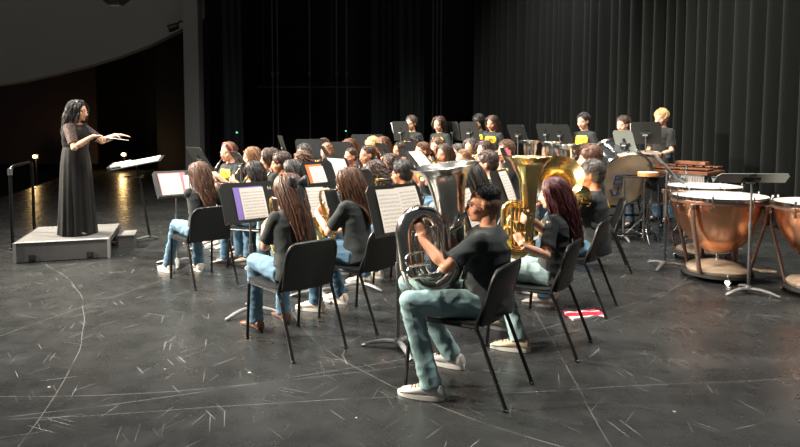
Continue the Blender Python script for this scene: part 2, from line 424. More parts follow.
        if style in ('ponytail', 'bun', 'pulled'):
            n = int(150 * k)
            for i in range(n):
                th = rg.uniform(-2.9, 2.9); ph = math.acos(rg.uniform(-.1, .97)); nn = V((math.sin(ph) * math.sin(th), math.sin(ph) * math.cos(th), math.cos(ph)))
                if nn.y > .5 and nn.z < .4: continue
                a = V((nn.x * .081, nn.y * .098 - .016, nn.z * .090 + .026)); e_ = V((0, -.108, .012)); pts = []
                for j in range(6):
                    q = a.lerp(e_, j / 5); h = V((q.x / .084, (q.y + .016) / .101, (q.z - .026) / .093)); 
                    if h.length < 1: h.normalize(); q = V((h.x * .084, h.y * .101 - .016, h.z * .093 + .026))
                    pts.append(P(q))
                mb.tube(pts, .0045 * sc * rr, 5)
            if style == 'bun': mb.ell(P((0, -.125, .015)), (.034 * sc, .030 * sc, .034 * sc), 14, 10, rot=R)
            else:
                n2 = int(60 * k) + 6
                for i in range(n2):
                    q = V((rg.uniform(-.012, .012), -.112, .012 + rg.uniform(-.012, .012))); d = V((rg.uniform(-.3, .3), -.8, .1)); pts = []
                    lay = rg.uniform(0, .03)
                    for j in range(10):
                        pts.append(P(q)); d = (d * .6 + V((rg.uniform(-.06, .06), -.08, -1)) * .4).normalized(); q = push(q + d * .034, lay)
                    mb.tube(pts, [.006 * sc * rr * (1 - .5 * j / 9) for j in range(10)], 5)
    mats = [hairm(color)] + ([mat('shaved_hair_' + color, (.20, .11, .075), .7, var=.2, vscale=60)] if style == 'fade' else [])
    return mb.build('hair', mats, parent, recalc=False)

def oval(n, hw, hd, c, R, p=2.3):
    out = []
    for j in range(n):
        a = 2 * PI * j / n; ca, sa = math.cos(a), math.sin(a)
        out.append(c + R @ V((hw * math.copysign(abs(ca) ** (2 / p), ca), hd * math.copysign(abs(sa) ** (2 / p), sa), 0)))
    return out

CREST = ["..#....##....#..", ".###..####..###.", "######.##.######", ".####.####.####.", "..####.##.####..", ".##.########.##.", "...#.######.#...", "....##.##.##....", ".....######.....", "......####......"]
PRINT = ["..####################..", ".######################.", "###.##.#.###.##.##.#.###", "###.#.##.##.#.#..#.#.###", "###..###.##...#.#..#####", "###.#.##.#.###.##.##.###", "########################", "######################..", "###############.........", "########................"]
def print_on(me, ori, dr, right, up, w, h, rows, name, parent, m=None):
    """a printed mark lying on the cloth of a mesh"""
    bvh = BVHTree.FromPolygons([v.co.copy() for v in me.vertices], [tuple(p.vertices) for p in me.polygons])
    nr, nc = len(rows), len(rows[0]); pts = {}; vs = []; fs = []
    def pt(i, j):
        if (i, j) in pts: return pts[(i, j)]
        o = ori + right * (w * (j / nc - .5)) + up * (h * (.5 - i / nr)); hit = bvh.ray_cast(o, dr, .6)
        r = None
        if hit[0] is not None: vs.append(hit[0] - dr * .0025); r = len(vs) - 1
        pts[(i, j)] = r; return r
    for i in range(nr):
        for j in range(nc):
            if rows[i][j] == '#':
                q = [pt(i, j), pt(i + 1, j), pt(i + 1, j + 1), pt(i, j + 1)]
                if None not in q: fs.append(q)
    if not fs: return
    b = MB(); b.add(vs, fs); return b.build(name, m or M_yellow, parent, recalc=False)

def person(pos, az, label, stand=False, sc=1., hair='short', hc='dark', sk=0, jean='blue', shoe='white', lod=1, lean=.03, hyaw=0., hpitch=.12, hroll=0., bulk=1., bulkd=None,
           L=None, R=None, feet=None, knees=None, glasses=False, top='shirt', front=True, back=False, seed=None, group=None, seatz=.45, Lo=None, Ro=None, headd=(0, 0), shirtmat=None, sleeve=.80, hl=1.):
    """pos: floor point under the hips; az: heading in degrees from +X. Local frame faces +Y."""
    seed = seed if seed is not None else len(COL.objects); bulkd = bulkd or bulk
    root = empty('person', (pos[0], pos[1], 0), math.radians(az - 90), label, 'person', group)
    S = S0 = sc
    if stand: H = V((0, 0, .88 * S)); C = V((0, lean * S, 1.365 * S))
    else: H = V((0, 0, seatz + .055 * S)); C = V((0, lean * S, seatz + .535 * S))
    ax = (C - H).normalized(); Rt = Matrix((V((1, 0, 0)), ax.cross(V((1, 0, 0))), ax)).transposed()
    hcn = C + V((headd[0] * S, (.028 + lean * .25 + headd[1]) * S, .163 * S))
    HR = Rz(math.radians(hyaw)) @ Rx(-hpitch) @ Matrix.Rotation(hroll, 3, 'Y')
    HM = (HR, hcn)
    v = VOX[lod]
    body = MB(); ex = MB()
    head_geo(body, ex, HM, S, lod)
    body.tube([C + V((0, -.012, -.03)) * S, C + V((0, -.005, .05)) * S, hcn + HR @ V((0, -.020, -.055)) * S], [.058 * S, .050 * S, .050 * S], 14)
    def at_t(t, x=0, y=0): return H.lerp(C, t) + Rt @ V((x, y, 0))
    body.loft([oval(18, w * S * bulk * .96, d * S * bulkd * .92, at_t(t), Rt) for t, w, d in ((-.08, .13, .10), (.15, .125, .090), (.4, .11, .085), (.7, .125, .095), (.9, .125, .080), (.98, .10, .062), (1.04, .055, .052))])
    # arms
    sh = {}; arms = {}
    for s, tgt, opt in ((-1, L, Lo), (1, R, Ro)):
        opt = opt or {}
        Sh = C + Rt @ V((s * .134 * S * (1 + (bulk - 1) * .9), 0, -.050 * S)); sh[s] = Sh
        if tgt is None:
            tgt = V((s * .12, .30, .56 + seatz - .45)) * 1.0 if not stand else V((s * .24, .06, .80 * S))
            opt.setdefault('pn', V((0, 0, -1)) if not stand else V((-s, 0, 0)))
            if stand: opt.setdefault('fd', V((0, .1, -1)))
        tgt = V(tgt)
        fd = V(opt['fd']).normalized() if 'fd' in opt else (tgt - Sh).normalized()
        pn = V(opt.get('pn', V((-s, .2, .1)))); W = tgt - fd * .065 * S
        pole = V(opt.get('pole', V((s * .30, -.22, -1))))
        E, W = ik(Sh, W, .275 * S, .245 * S, pole); arms[s] = (Sh, E, W)
        body.tube([Sh, Sh.lerp(E, .4), E, E.lerp(W, .3), W], [.050 * S, .046 * S * (.6 + .4 * bulk), .036 * S * (.6 + .4 * bulk), .037 * S * (.6 + .4 * bulk), .025 * S], 12)
        body.ell(Sh, (.046 * S,) * 3, 12, 8); body.ell(E, (.0375 * S * (.6 + .4 * bulk),) * 3, 12, 8); body.tube([W, W + fd * .03 * S], [.025 * S, .024 * S], 10)
        hand(body, (body if lod == 0 else ex), W + fd * .065 * S, fd, pn, s, S, opt.get('curl', .55))
    # legs
    kn = {}; an = {}; ftd = {}
    for s in (-1, 1):
        i = 0 if s < 0 else 1
        hp = H + V((s * .085 * S * (.7 + .3 * bulk), 0, .02 * S if not stand else -.02))
        if stand:
            A = V((s * .10, -.02, .085)) if not feet else V((*feet[i], .085)); K = hp.lerp(A, .5) + V((0, .03, 0))
        else:
            fx, fy = feet[i] if feet else (s * .13, .43 * S)
            K = V((s * .12 * S, .43 * S, seatz + .075)) if not knees else V(knees[i]); A = V((fx, fy, .085))
        kn[s] = K; an[s] = A; d = V((A.x - K.x, A.y - K.y, 0)) * .0 + V((s * .12, 1, 0)); ftd[s] = d.normalized()
        body.tube([hp, hp.lerp(K, .5), K, K.lerp(A, .3), A], [.075 * S, .066 * S, .050 * S, .047 * S, .030 * S], 12)
        body.ell(K, (.051 * S,) * 3, 12, 8); body.ell(A + ftd[s] * .05 * S - V((0, 0, .035)), (.032 * S, .085 * S, .030 * S), 12, 8, rot=Rz(math.atan2(-ftd[s].x, ftd[s].y)))
    body.ell(H, (.13 * S * bulk, .10 * S * bulkd, .085 * S), 14, 10)
    me = remesh(body, v, 2 if lod else 3); me = append_mb(me, ex)
    hm = hairm(hc)
    link('body', me, [skin(sk), M_lip, M_eyew, M_eyeb, hm], root)
    # top
    amp = [.0030, .0035, .003][lod]
    if top in ('shirt', 'dress'):
        sm = MB(); BW, BD = S * bulk, S * bulkd
        rings = [(-.10, .162, .130), (.02, .160, .130), (.15, .152, .124), (.35, .138, .112), (.55, .143, .112), (.75, .152, .116), (.88, .150, .100), (.95, .128, .080), (1.01, .092, .066), (1.045, .066, .058)]
        if top == 'dress': rings = [(.20, .120, .10), (.30, .128, .106), (.38, .134, .110), (.55, .145, .122), (.75, .160, .125), (.89, .160, .100), (.96, .135, .075), (.99, .10, .062)]
        sm.loft([oval(28, w * BW, d * BD, at_t(t, 0, -.004 * S), Rt) for t, w, d in rings])
        for s in (-1, 1):
            Sh, E, W = arms[s]; q = (E - Sh).normalized()
            e_ = Sh + q * (.275 * S * sleeve)
            if top == 'shirt': sm.tube([Sh - q * .02 * S, Sh.lerp(e_, .5), e_], [.054 * S * (.5 + .5 * bulk), .056 * S * (.5 + .5 * bulk), .061 * S * (.5 + .5 * bulk)], 14)
            sm.ell(Sh, (.0555 * S * (.5 + .5 * bulk),) * 3, 14, 10)
        # front hem hangs over the lap
        sme = remesh(sm, v * 1.15, 2)
        displace(sme, amp * 1.6, 9 if lod == 0 else 8, seed * .37 % 7, lambda p: 1.)
        so = link('shirt' if top == 'shirt' else 'bodice', sme, [shirtmat or (M_shirt if top == 'shirt' else M_dress)], root)
        if top == 'dress':
            lm = MB()
            for s in (-1, 1):
                Sh, E, W = arms[s]; q = (E - Sh).normalized(); e_ = Sh + q * (.275 * S * .8)
                l1 = MB(); l1.tube([Sh - q * .03 * S, Sh.lerp(e_, .5), e_], [.069 * S, .062 * S, .056 * S], 18); l1.build('lace_sleeve', M_lace, root)
        if top == 'shirt' and shirtmat is None:
            fwd = Rt @ V((0, 1, 0)); rt = V((1, 0, 0))
            if front: print_on(sme, at_t(.75) + fwd * .4, -fwd, -rt, ax, .22 * S, .14 * S, PRINT, 'shirt_print', so)
            if back: print_on(sme, at_t(.80, .035 * S) - fwd * .4, fwd, rt, ax, .085 * S, .070 * S, CREST, 'shirt_crest', so)
    if top == 'dress':
        dm = MB(); ringz = []; n = 96; base = .0
        prof = [(1.0, .150, .128), (.90, .170, .148), (.78, .186, .164), (.6, .196, .174), (.4, .206, .184), (.2, .218, .194), (.06, .228, .202), (.0, .232, .206)]
        zt = H.z + .21 * S
        for t, w, d in prof:
            z = t * zt + .012; pl = (1 - t) * .013
            rg_ = []
            for j in range(n):
                a = 2 * PI * j / n; k_ = 1 + pl / .2 * (math.sin(a * 11 + 1.7 * math.sin(a * 2)) + .5 * math.sin(a * 19 + t))
                rg_.append(V((w * math.cos(a) * k_ * S, d * math.sin(a) * k_ * S + (C.y * 0), z)))
            ringz.append(rg_)
        dm.loft(ringz[::-1]); dm.build('dress_skirt', M_dress, root)
    else:
        jm = MB()
        jm.ell(H + V((0, 0, .0)), (.150 * S * bulk, .122 * S * bulkd, .095 * S), 20, 12)
        if stand: jm.loft([oval(20, .150 * S * bulk, .115 * S * bulkd, H + V((0, 0, z * S)), Matrix.Identity(3)) for z in (-.05, .0, .08, .12)])
        else: jm.loft([oval(20, w * S * bulk, d * S * bulkd, at_t(t), Rt) for t, w, d in ((-.1, .15, .125), (.05, .155, .12), (.18, .145, .11))])
        for s in (-1, 1):
            hp = H + V((s * .082 * S * (.7 + .3 * bulk), 0, .0 if not stand else -.03)); K, A = kn[s], an[s]
            b = .65 + .35 * bulk
            jm.tube([hp, hp.lerp(K, .5), K], [.092 * S * b, .083 * S * b, .067 * S * b], 16); jm.ell(K, (.068 * S * b, .066 * S * b, .066 * S * b), 14, 10)
            jm.tube([K, K.lerp(A, .3), K.lerp(A, .7), A.lerp(K, .0) - V((0, 0, .012))], [.066 * S * b, .064 * S * b, .060 * S * b, .066 * S * b], 16)
        jme = remesh(jm, v * 1.15, 2); displace(jme, amp * 1.8, 11, seed * .21 % 5)
        link('jeans', jme, [jeanm(jean)], root)
    if top != 'dress' or True:
        for s in (-1, 1):
            A = an[s]; d = ftd[s]; a = math.atan2(-d.x, d.y); R3 = Rz(a); f = V((A.x, A.y, 0)); up = MB()
            um = {'white': mat('shoe_offwhite', (.62, .55, .47), .6, var=.1, vscale=30), 'tan': mat('shoe_tan', (.42, .34, .24), .65, var=.15, vscale=30), 'black': mat('shoe_black', (.03, .03, .03), .4),
                  'brown': mat('shoe_brown', (.12, .05, .03), .35), 'grey': mat('shoe_grey', (.42, .40, .39), .6, var=.15, vscale=30)}[shoe]
            S_ = S; S = max(S, .98) * 1.05; secs = [(-.075, .026, .055), (-.06, .036, .085), (-.02, .038, .098), (.03, .041, .082), (.08, .046, .062), (.13, .046, .050), (.165, .036, .040), (.182, .018, .026)]
            up.loft([[f + R3 @ V((w * S * math.cos(2 * PI * j / 14), y * S, .018 + max(0, (h - .018)) * S * (.5 + .5 * math.sin(2 * PI * j / 14)))) for j in range(14)] for y, w, h in secs])
            so = up.build('shoe', um, root)
            if lod < 2:
                sl = MB(); out = []
                for j in range(22):
                    t = 2 * PI * j / 22; y = .055 + .135 * math.sin(t); w = .049 - .008 * (1 - math.sin(t)) * .7
                    out.append((w * S * math.cos(t), y * S))
                M4 = Matrix.Translation(f) @ R3.to_4x4(); sl.prism(out, .002, .026, M4); sl.build('sole', M_sole if shoe not in ('black', 'brown') else M_rubber, so)
            if lod == 0 and shoe not in ('black', 'brown'):
                lc = MB()
                for q in range(5):
                    y = .020 + q * .020; z = .088 - q * .007
                    lc.tube([f + R3 @ V((-.022 * S, y * S, z - .006)), f + R3 @ V((0, (y + .006) * S, z + .004)), f + R3 @ V((.022 * S, y * S, z - .006))], .0035, 5)
                lc.build('laces', M_whitecloth if shoe == 'white' else M_rubber, so)
    S = S0
    head_hair(hair, hc, HM, S, root, lod, seed, bulk, C, Rt, hl)
    if glasses:
        g = MB()
        def P(x, y, z): return hcn + HR @ V((x, y, z)) * S * HSC
        for s in (1, -1):
            g.tube([P(s * (.031 + .022 * math.cos(a)), .094 - .006 * math.cos(a), -.006 + .017 * math.sin(a)) for a in [2 * PI * i / 16 for i in range(17)]], .0022 * S, 5)
            g.tube([P(s * .053, .088, .0), P(s * .078, .03, .0), P(s * .079, -.01, -.002), P(s * .077, -.022, -.018)], .0022 * S, 5)
        g.tube([P(.009, .098, -.002), P(0, .101, .001), P(-.009, .098, -.002)], .0022 * S, 5)
        g.build('glasses', M_lens, root)
    info = dict(root=root, S=S, H=H, C=C, head=hcn, HR=HR, sh=sh, arms=arms, mouth=hcn + HR @ V((0, .100, -.066)) * S * HSC, az=az, pos=V((pos[0], pos[1], 0)))
    return info
def w2l(info_pos, az, p):
    """world point to the local frame of a person at info_pos heading az"""
    return Rz(-math.radians(az - 90)) @ (V(p) - V((info_pos[0], info_pos[1], 0)))
def l2w(pos, az, p): return Rz(math.radians(az - 90)) @ V(p) + V((pos[0], pos[1], 0))
# ---------------------------------------------------------------- chairs
def make_chair():
    root = empty('orchestra_chair')
    # local frame: sitter faces +Y, origin on the floor under the seat centre
    seat = MB(); rows = []
    for i, y in enumerate([-.215, -.19, -.10, .0, .10, .19, .225, .235]):
        w = [.200, .212, .216, .216, .214, .208, .196, .17][i]; z = .452 - [.0, .006, .010, .010, .006, .002, .010, .020][i]
        ring = [V((x * w, y, z - .008 * (1 - x * x) + 0)) for x in (-1, -.8, -.4, 0, .4, .8, 1)] + [V((x * w, y, z - .022 - .004 * (1 - x * x))) for x in (1, .8, .4, 0, -.4, -.8, -1)]
        rows.append(ring)
    seat.loft(rows); seat.build('seat', M_chairshell, root)
    bk = MB()
    def shell(th):
        out = []
        for z in [.425, .445, .51, .57, .63, .685, .715, .735, .743]:
            t = (z - .455) / .32; y = -.225 - .085 * t - .0
            w = .188 + .004 * math.sin(PI * t); 
            if z > .67: w -= .045 * ((z - .67) / .073) ** 2.4
            if z < .44: w -= .012
            ring = [V((x * w, y - .028 * (1 - x * x), z)) for x in (-1, -.85, -.5, 0, .5, .85, 1)] + [V((x * w, y - .028 * (1 - x * x) - th, z)) for x in (1, .85, .5, 0, -.5, -.85, -1)]
            out.append(ring)
        return out
    bk.loft(shell(.022)); b = bk.build('backrest', M_chairshell, root)
    rim = MB(); pts = []
    pr = [(-.186, .435), (-.191, .54), (-.192, .64), (-.184, .70), (-.152, .740), (-.09, .748), (0, .750), (.09, .748), (.152, .740), (.184, .70), (.192, .64), (.191, .54), (.186, .435)]
    for x, z in pr: 
        t = (z - .455) / .32; pts.append(V((x, -.225 - .085 * t - .028 * (1 - (x / .2) ** 2) * .9 - .011, z)))
    rim.tube(spline(pts, 3), .0125, 8); rim.build('backrest_rim', M_chairshell, b)
    for s in (-1, 1):
        m = MB(); m.tube(spline([(s * .180, -.312, .70), (s * .192, -.26, .56), (s * .208, -.215, .43), (s * .206, -.242, .36), (s * .208, -.385, .012)], 4)[0:17], .0115, 8); m.box((s * .208, -.386, .008), (.024, .024, .016), bev=.004)
        m.build('leg', M_frame, root)
        m = MB(); m.tube([(s * .205, .180, .425), (s * .208, .195, .40), (s * .212, .228, .012)], .0115, 8); m.box((s * .212, .229, .008), (.024, .024, .016), bev=.004); m.build('leg', M_frame, root)
        m = MB(); m.tube([(s * .208, -.225, .425), (s * .206, .190, .418)], .0115, 8); m.build('side_rail', M_frame, root)
    m = MB(); m.tube([(-.206, .150, .412), (.206, .150, .412)], .009, 6); m.build('cross_rail', M_frame, root)
    m = MB(); m.tube([(-.206, -.18, .416), (.206, -.18, .416)], .009, 6); m.build('cross_rail', M_frame, root)
    return root
CH0 = [None]
def place_chair(pos, az, label, group='black orchestra chairs'):
    if CH0[0] is None: o = make_chair(); CH0[0] = o
    else: o = copy_tree(CH0[0])
    o.location = (pos[0], pos[1], 0); o.rotation_euler = (0, 0, math.radians(az - 90)); tag(o, label, 'chair', group); return o

# ---------------------------------------------------------------- music stands
def stand_parts(root, h, tilt, w=.50, hh=.33, m=None, tripod=.0, pole_r=.011, bend=0.):
    """desk centre at height h above the root; paper side faces local -Y; tilt from vertical (radians), top away (+Y)"""
    R = Rx(-tilt); c = V((0, 0, h)); d = MB(); m = m or M_desk
    def P(x, y, z): return c + R @ V((x, y, z))
    th = .010; cx = .035
    poly = [(-w / 2 + .0, -hh / 2), (w / 2, -hh / 2), (w / 2 - .002, hh / 2 - cx), (w / 2 - .03, hh / 2), (-w / 2 + .03, hh / 2), (-w / 2 + .002, hh / 2 - cx)]
    M4 = Matrix.Translation(c) @ R.to_4x4() @ Matrix.Rotation(PI / 2, 4, 'X')
    d.prism(poly, -.003, .003, M4)
    desk = d.build('desk', m, root, smooth=False)
    l = MB(); l.box(P(0, -.026, -hh / 2), (w, .055, .004), rot=R); l.box(P(0, -.052, -hh / 2 + .008), (w, .003, .018), rot=R); l.build('lip', m, desk, smooth=False)
    b = MB(); b.box(P(0, .010, -.02), (.16, .014, .05), rot=R, bev=.004); b.prism([(-.05, -.10), (.05, -.10), (.018, .07), (-.018, .07)], -.010, -.004, M4); b.build('bracket', M_black, root, smooth=False)
    b = MB(); j = P(0, .024, -.03); b.tube([j - V((.026, 0, 0)), j + V((.026, 0, 0))], .014, 10); b.ell(j + V((.034, 0, 0)), (.014,) * 3, 10, 8); b.build('tilt_knob', M_leg, root)
    p = MB(); top = j; p.tube([(0, j.y * 0 + .0, .05), (0, 0, h * .60)], pole_r * 1.25, 12); p.tube([(0, 0, h * .60), (0, 0, h - .10), (0, j.y, j.z)], pole_r * .85, 10)
    p.tube([(0, 0, h * .60 - .03), (0, 0, h * .60 + .02)], pole_r * 1.7, 12); p.build('pole', M_pole, root)
    hb = MB(); hb.lathe([(.0, .028), (.030, .030), (.030, .052), (.018, .075), (.0, .078)], 14); hb.build('hub', M_leg, root)
    for k in range(3):
        a = tripod + k * 2 * PI / 3; m_ = MB(); u = V((math.cos(a), math.sin(a), 0))
        m_.tube([u * .01 + V((0, 0, .046)), u * .09 + V((0, 0, .048)), u * .17 + V((0, 0, .034)), u * .245 + V((0, 0, .012)), u * .255 + V((0, 0, .009))], [.022, .021, .019, .015, .011], 8, flat=(V((0, 0, 1)).cross(u), .75))
        m_.build('leg', M_leg, root)
    return P
def sheet(R, c, w, h, off, label, name='sheet_music', cat='sheet music', m=None, thick=.002, rz=0., group=None, pages=1):
    """paper lying on a desk; local to world by the desk's R, c"""
    mb = MB(); me = None
    vs = []; rows = 4
    X0 = off[0]; Z0 = off[1]
    Rr = Matrix.Rotation(rz, 3, 'Y')
    for t in (-1, 1):
        for i in range(rows + 1):
            for j in range(2):
                z = (i / rows - .5) * h; x = (j - .5) * w; bow = .006 * math.sin(PI * i / rows) * (.5 + j * .5)
                vs.append(c + R @ (V((X0, off[2] - bow - (thick if t > 0 else 0), Z0)) + Rr @ V((x, 0, z))))
    n = (rows + 1) * 2; fs = []; uvs = []
    for i in range(rows):
        fs.append((n + i * 2, n + i * 2 + 1, n + i * 2 + 3, n + i * 2 + 2)); fs.append((i * 2, i * 2 + 2, i * 2 + 3, i * 2 + 1))
    fs += [(0, 1, n + 1, n), (rows * 2, n + rows * 2, n + rows * 2 + 1, rows * 2 + 1)]
    for i in range(rows): fs += [(i * 2, n + i * 2, n + i * 2 + 2, i * 2 + 2), (i * 2 + 1, i * 2 + 3, n + i * 2 + 3, n + i * 2 + 1)]
    me = bpy.data.meshes.new(name); me.from_pydata([tuple(v) for v in vs], [], fs)
    uv = me.uv_layers.new(name='UVMap')
    for p in me.polygons:
        for li in p.loop_indices:
            vi = me.loops[li].vertex_index % n; uv.data[li].uv = (vi % 2, (vi // 2) / rows)
    o = link(name, me, m or M_sheet, None, False)
    # own origin at the paper
    q = sum((v for v in vs), V()) / len(vs); me.transform(Matrix.Translation(-q)); o.location = q
    return tag(o, label, cat, group)
SHEETN = [0]
def music_stand(pos, az, h, label, tilt=.42, w=.50, hh=.33, m=None, tripod=None, papers=(), group='black music stands', foldercol=None):
    """az: heading (degrees) of the paper side"""
    root = empty('music_stand', (pos[0], pos[1], 0), math.radians(az + 90), label, 'music stand', group)
    stand_parts(root, h, tilt, w, hh, m, rng.uniform(0, 2) if tripod is None else tripod)
    Rw = Rz(math.radians(az + 90)) @ Rx(-tilt); c = V((pos[0], pos[1], h))
    for p in papers:   # (kind, x, z, w, h, rz, label)
        kind, x, z, pw, ph, rz_, lb = p
        depth = -.006 if kind != 'sheet' else -.012
        mm = {'sheet': None, 'purple': M_purple, 'orange': M_orange, 'pink': M_pink, 'black': M_rubber}[kind]
        sheet(Rw, c, pw, ph, (x, z, depth), lb, 'sheet_music' if kind == 'sheet' else 'music_folder', 'sheet music' if kind == 'sheet' else 'folder', mm, rz=rz_, thick=.002 if kind == 'sheet' else .004)
    return root

# ---------------------------------------------------------------- instruments
def bell_part(root, prof, m, M=None, n=40, name='bell'):
    """prof: outer (r, z) from the rim down; adds an inner wall"""
    inner = [(max(r - .004, .003), z) for r, z in prof]
    full = prof[::-1] + [(prof[0][0] + .003, prof[0][1] + .002), (prof[0][0], prof[0][1] + .005), (prof[0][0] - .004, prof[0][1] + .002)] + inner
    b = MB(); b.lathe(full, n, 0, M); return b.build(name, m, root)
def flare(R, r, H, n=14, p=2.6):
    out = []
    for i in range(n + 1):
        t = i / n; out.append((r * 1.0 + (R - r) * ((1 - t) ** p * .55 + .45 * (1 - t) ** 9) + (.0), H * (1 - t)))
    return out
def make_tuba(root, m, S=1., h=.80, R=.20, lod=0, mouth=None, wid=.34, m2=None, vs=-1, ah=.40, ar=.115, tf=1.):
    q3 = wid / .34
    """local: bell axis at the origin, loops towards +X, player on -Y; z from the lap"""
    n = 36 if lod < 2 else 24
    prof = [(.200, .80), (.182, .785), (.150, .765), (.128, .735), (.112, .69), (.100, .63), (.090, .55), (.080, .45), (.070, .34), (.061, .24), (.055, .17)]
    k = R / .20; prof = [((r * k) if i < 4 else r * (.55 + .45 * k) * (1 - (1 - tf) * min(1, (i - 3) / 2)), z * h / .8) for i, (r, z) in enumerate(prof)]
    bell_part(root, prof, m, n=n)
    def arc(cx, cz, r, a0, a1, y, k=8, y1=None): return [V((cx + r * math.cos(lerp(a0, a1, i / k)), lerp(y, y1 if y1 is not None else y, i / k), cz + r * math.sin(lerp(a0, a1, i / k)))) for i in range(k + 1)]
    w = wid; r1 = w / 2; zb = .17
    b = MB(); pts = arc(r1, zb, r1, PI, 2 * PI, 0); b.tube(pts, [lerp(.054, .047, i / 8) for i in range(9)], 16); b.build('bottom_bow', m, root)
    b = MB(); up = [V((w, 0, zb)), V((w, 0, ah * .6)), V((w, 0, ah))] + arc(w - ar, ah, ar, 0, PI, 0, 10, .03)[1:] + [V((w - 2 * ar, .03, ah - .1 * q3)), V((w - 2 * ar, .03, .16))]
    b.tube(up, [lerp(.050, .034, i / (len(up) - 1)) * min(1, ar / .085) for i in range(len(up))], 16); b.build('outer_branch', m, root)
    b = MB(); for_ = arc(w - 2 * ar + .075 * q3, .16, .075 * q3, PI, 2 * PI, .03, 8, .03); p2 = for_ + [V((w - 2 * ar + .15 * q3, .03, ah - .06))] + arc(w - 2 * ar + .095 * q3, ah - .06, .055 * q3, 0, PI, .03, 8, -.035)[1:] + [V((w - 2 * ar + .04 * q3, -.035, .22))]
    b.tube(p2, [lerp(.030, .020, i / (len(p2) - 1)) for i in range(len(p2))], 12); b.build('inner_branch', m, root)
    for i in range(3 if lod == 2 else 4):
        vx = (.075 + i * .042) * (.4 + .6 * q3); b = MB(); b.tube([(vx, vs * .075, .16), (vx, vs * .075, .38)], .0175, 12); b.tube([(vx, vs * .075, .155), (vx, vs * .075, .165)], .021, 12); b.tube([(vx, vs * .075, .372), (vx, vs * .075, .392)], .021, 12)
        b.tube([(vx, vs * .075, .39), (vx, vs * .075, .425)], .004, 6); b.tube([(vx, vs * .075, .425), (vx, vs * .075, .430)], .012, 10); b.build('valve', m2 or m, root)
        if lod < 2:
            z0 = .20 + .035 * i; b = MB(); q = [V((vx, vs * .075, z0)), V((vx, vs * .12, z0)), V((vx - .0, vs * .14, z0 + .0)), V((vx, vs * .148, z0 - .03)), V((vx, vs * .14, z0 - .06)), V((vx, vs * .12, z0 - .06)), V((vx, vs * .075, z0 - .06))] if i % 2 else \
                [V((vx, vs * .06, z0)), V((w - .02, vs * .055, z0 - .01)), V((w + .02, vs * .055, z0 - .02)), V((w + .03, vs * .055, z0 - .045)), V((w + .02, vs * .055, z0 - .07)), V((w - .02, vs * .055, z0 - .08)), V((vx, vs * .06, z0 - .09))]
            b.tube(spline(q, 3), .0085, 8); b.build('valve_slide', m, root)
    mp = V(mouth) if mouth is not None else V((.02, -.24, .50))
    b = MB(); st = V((.068, vs * .085, .34)); q = [mp, mp + (st - mp) * .28 + V((.01, 0, -.0)), mp + (st - mp) * .6 + V((-.03, .02, .0)), st]; b.tube(spline(q, 4), [lerp(.006, .011, i / 12) for i in range(13)], 8); b.build('leadpipe', m, root)
    b = MB(); d = (q[1] - mp).normalized(); b.tube([mp - d * .01, mp - d * .004, mp + d * .03, mp + d * .05], [.017, .016, .009, .006], 12); b.build('mouthpiece', M_chrome if m is not M_brass else M_silver, root)
    b = MB()
    for z, yy in ((.24, .0), (ah, .01)): b.tube([(.055, yy, z), (w - .04, yy, z)], .006, 6)
    b.build('brace', m, root)

def make_clarinet(root, L=.60):
    """along local -Z from the origin (mouthpiece tip)"""
    b = MB(); b.tube([(0, 0, 0), (0, 0, -.02), (0, 0, -.08)], [.004, .008, .011], 10); b.build('mouthpiece', M_ebony, root)
    b = MB(); b.tube([(0, 0, -.08), (0, 0, -.10), (0, 0, -.14)], [.014, .015, .0135], 12); b.tube([(0, 0, -.14), (0, 0, -L + .09)], .0128, 12); bo = b.build('barrel', M_ebony, root)
    b = MB(); b.lathe([(.013, -L + .09), (.015, -L + .06), (.021, -L + .025), (.031, -L), (.027, -L), (.012, -L + .06)], 16); b.build('bell', M_ebony, root)
    b = MB()
    for z in (-.08, -.14, -.32, -L + .09): b.tube([(0, 0, z), (0, 0, z - .006)], .0155, 12)
    for i in range(9): b.ell((0, .014, -.17 - i * .036), (.008, .004, .008), 8, 6)
    b.tube([(.014, .004, -.16), (.014, .004, -.48)], .0028, 5); b.tube([(-.013, .006, -.2), (-.013, .006, -.46)], .0028, 5); b.build('keywork', M_chrome, root)
def make_flute(root, L=.66):
    b = MB(); b.tube([(0, 0, .05), (0, 0, -L + .05)], .0095, 12); b.build('tube', M_chrome, root)
    b = MB(); b.ell((0, -.006, 0), (.010, .006, .014), 10, 6); b.build('lip_plate', M_chrome, root)
    b = MB()
    for i in range(11): b.tube([(0, .006, -.18 - i * .034), (0, .014, -.18 - i * .034)], .0095, 10)
    b.tube([(.011, .006, -.16), (.011, .006, -.57)], .003, 5); b.build('keywork', M_chrome, root)
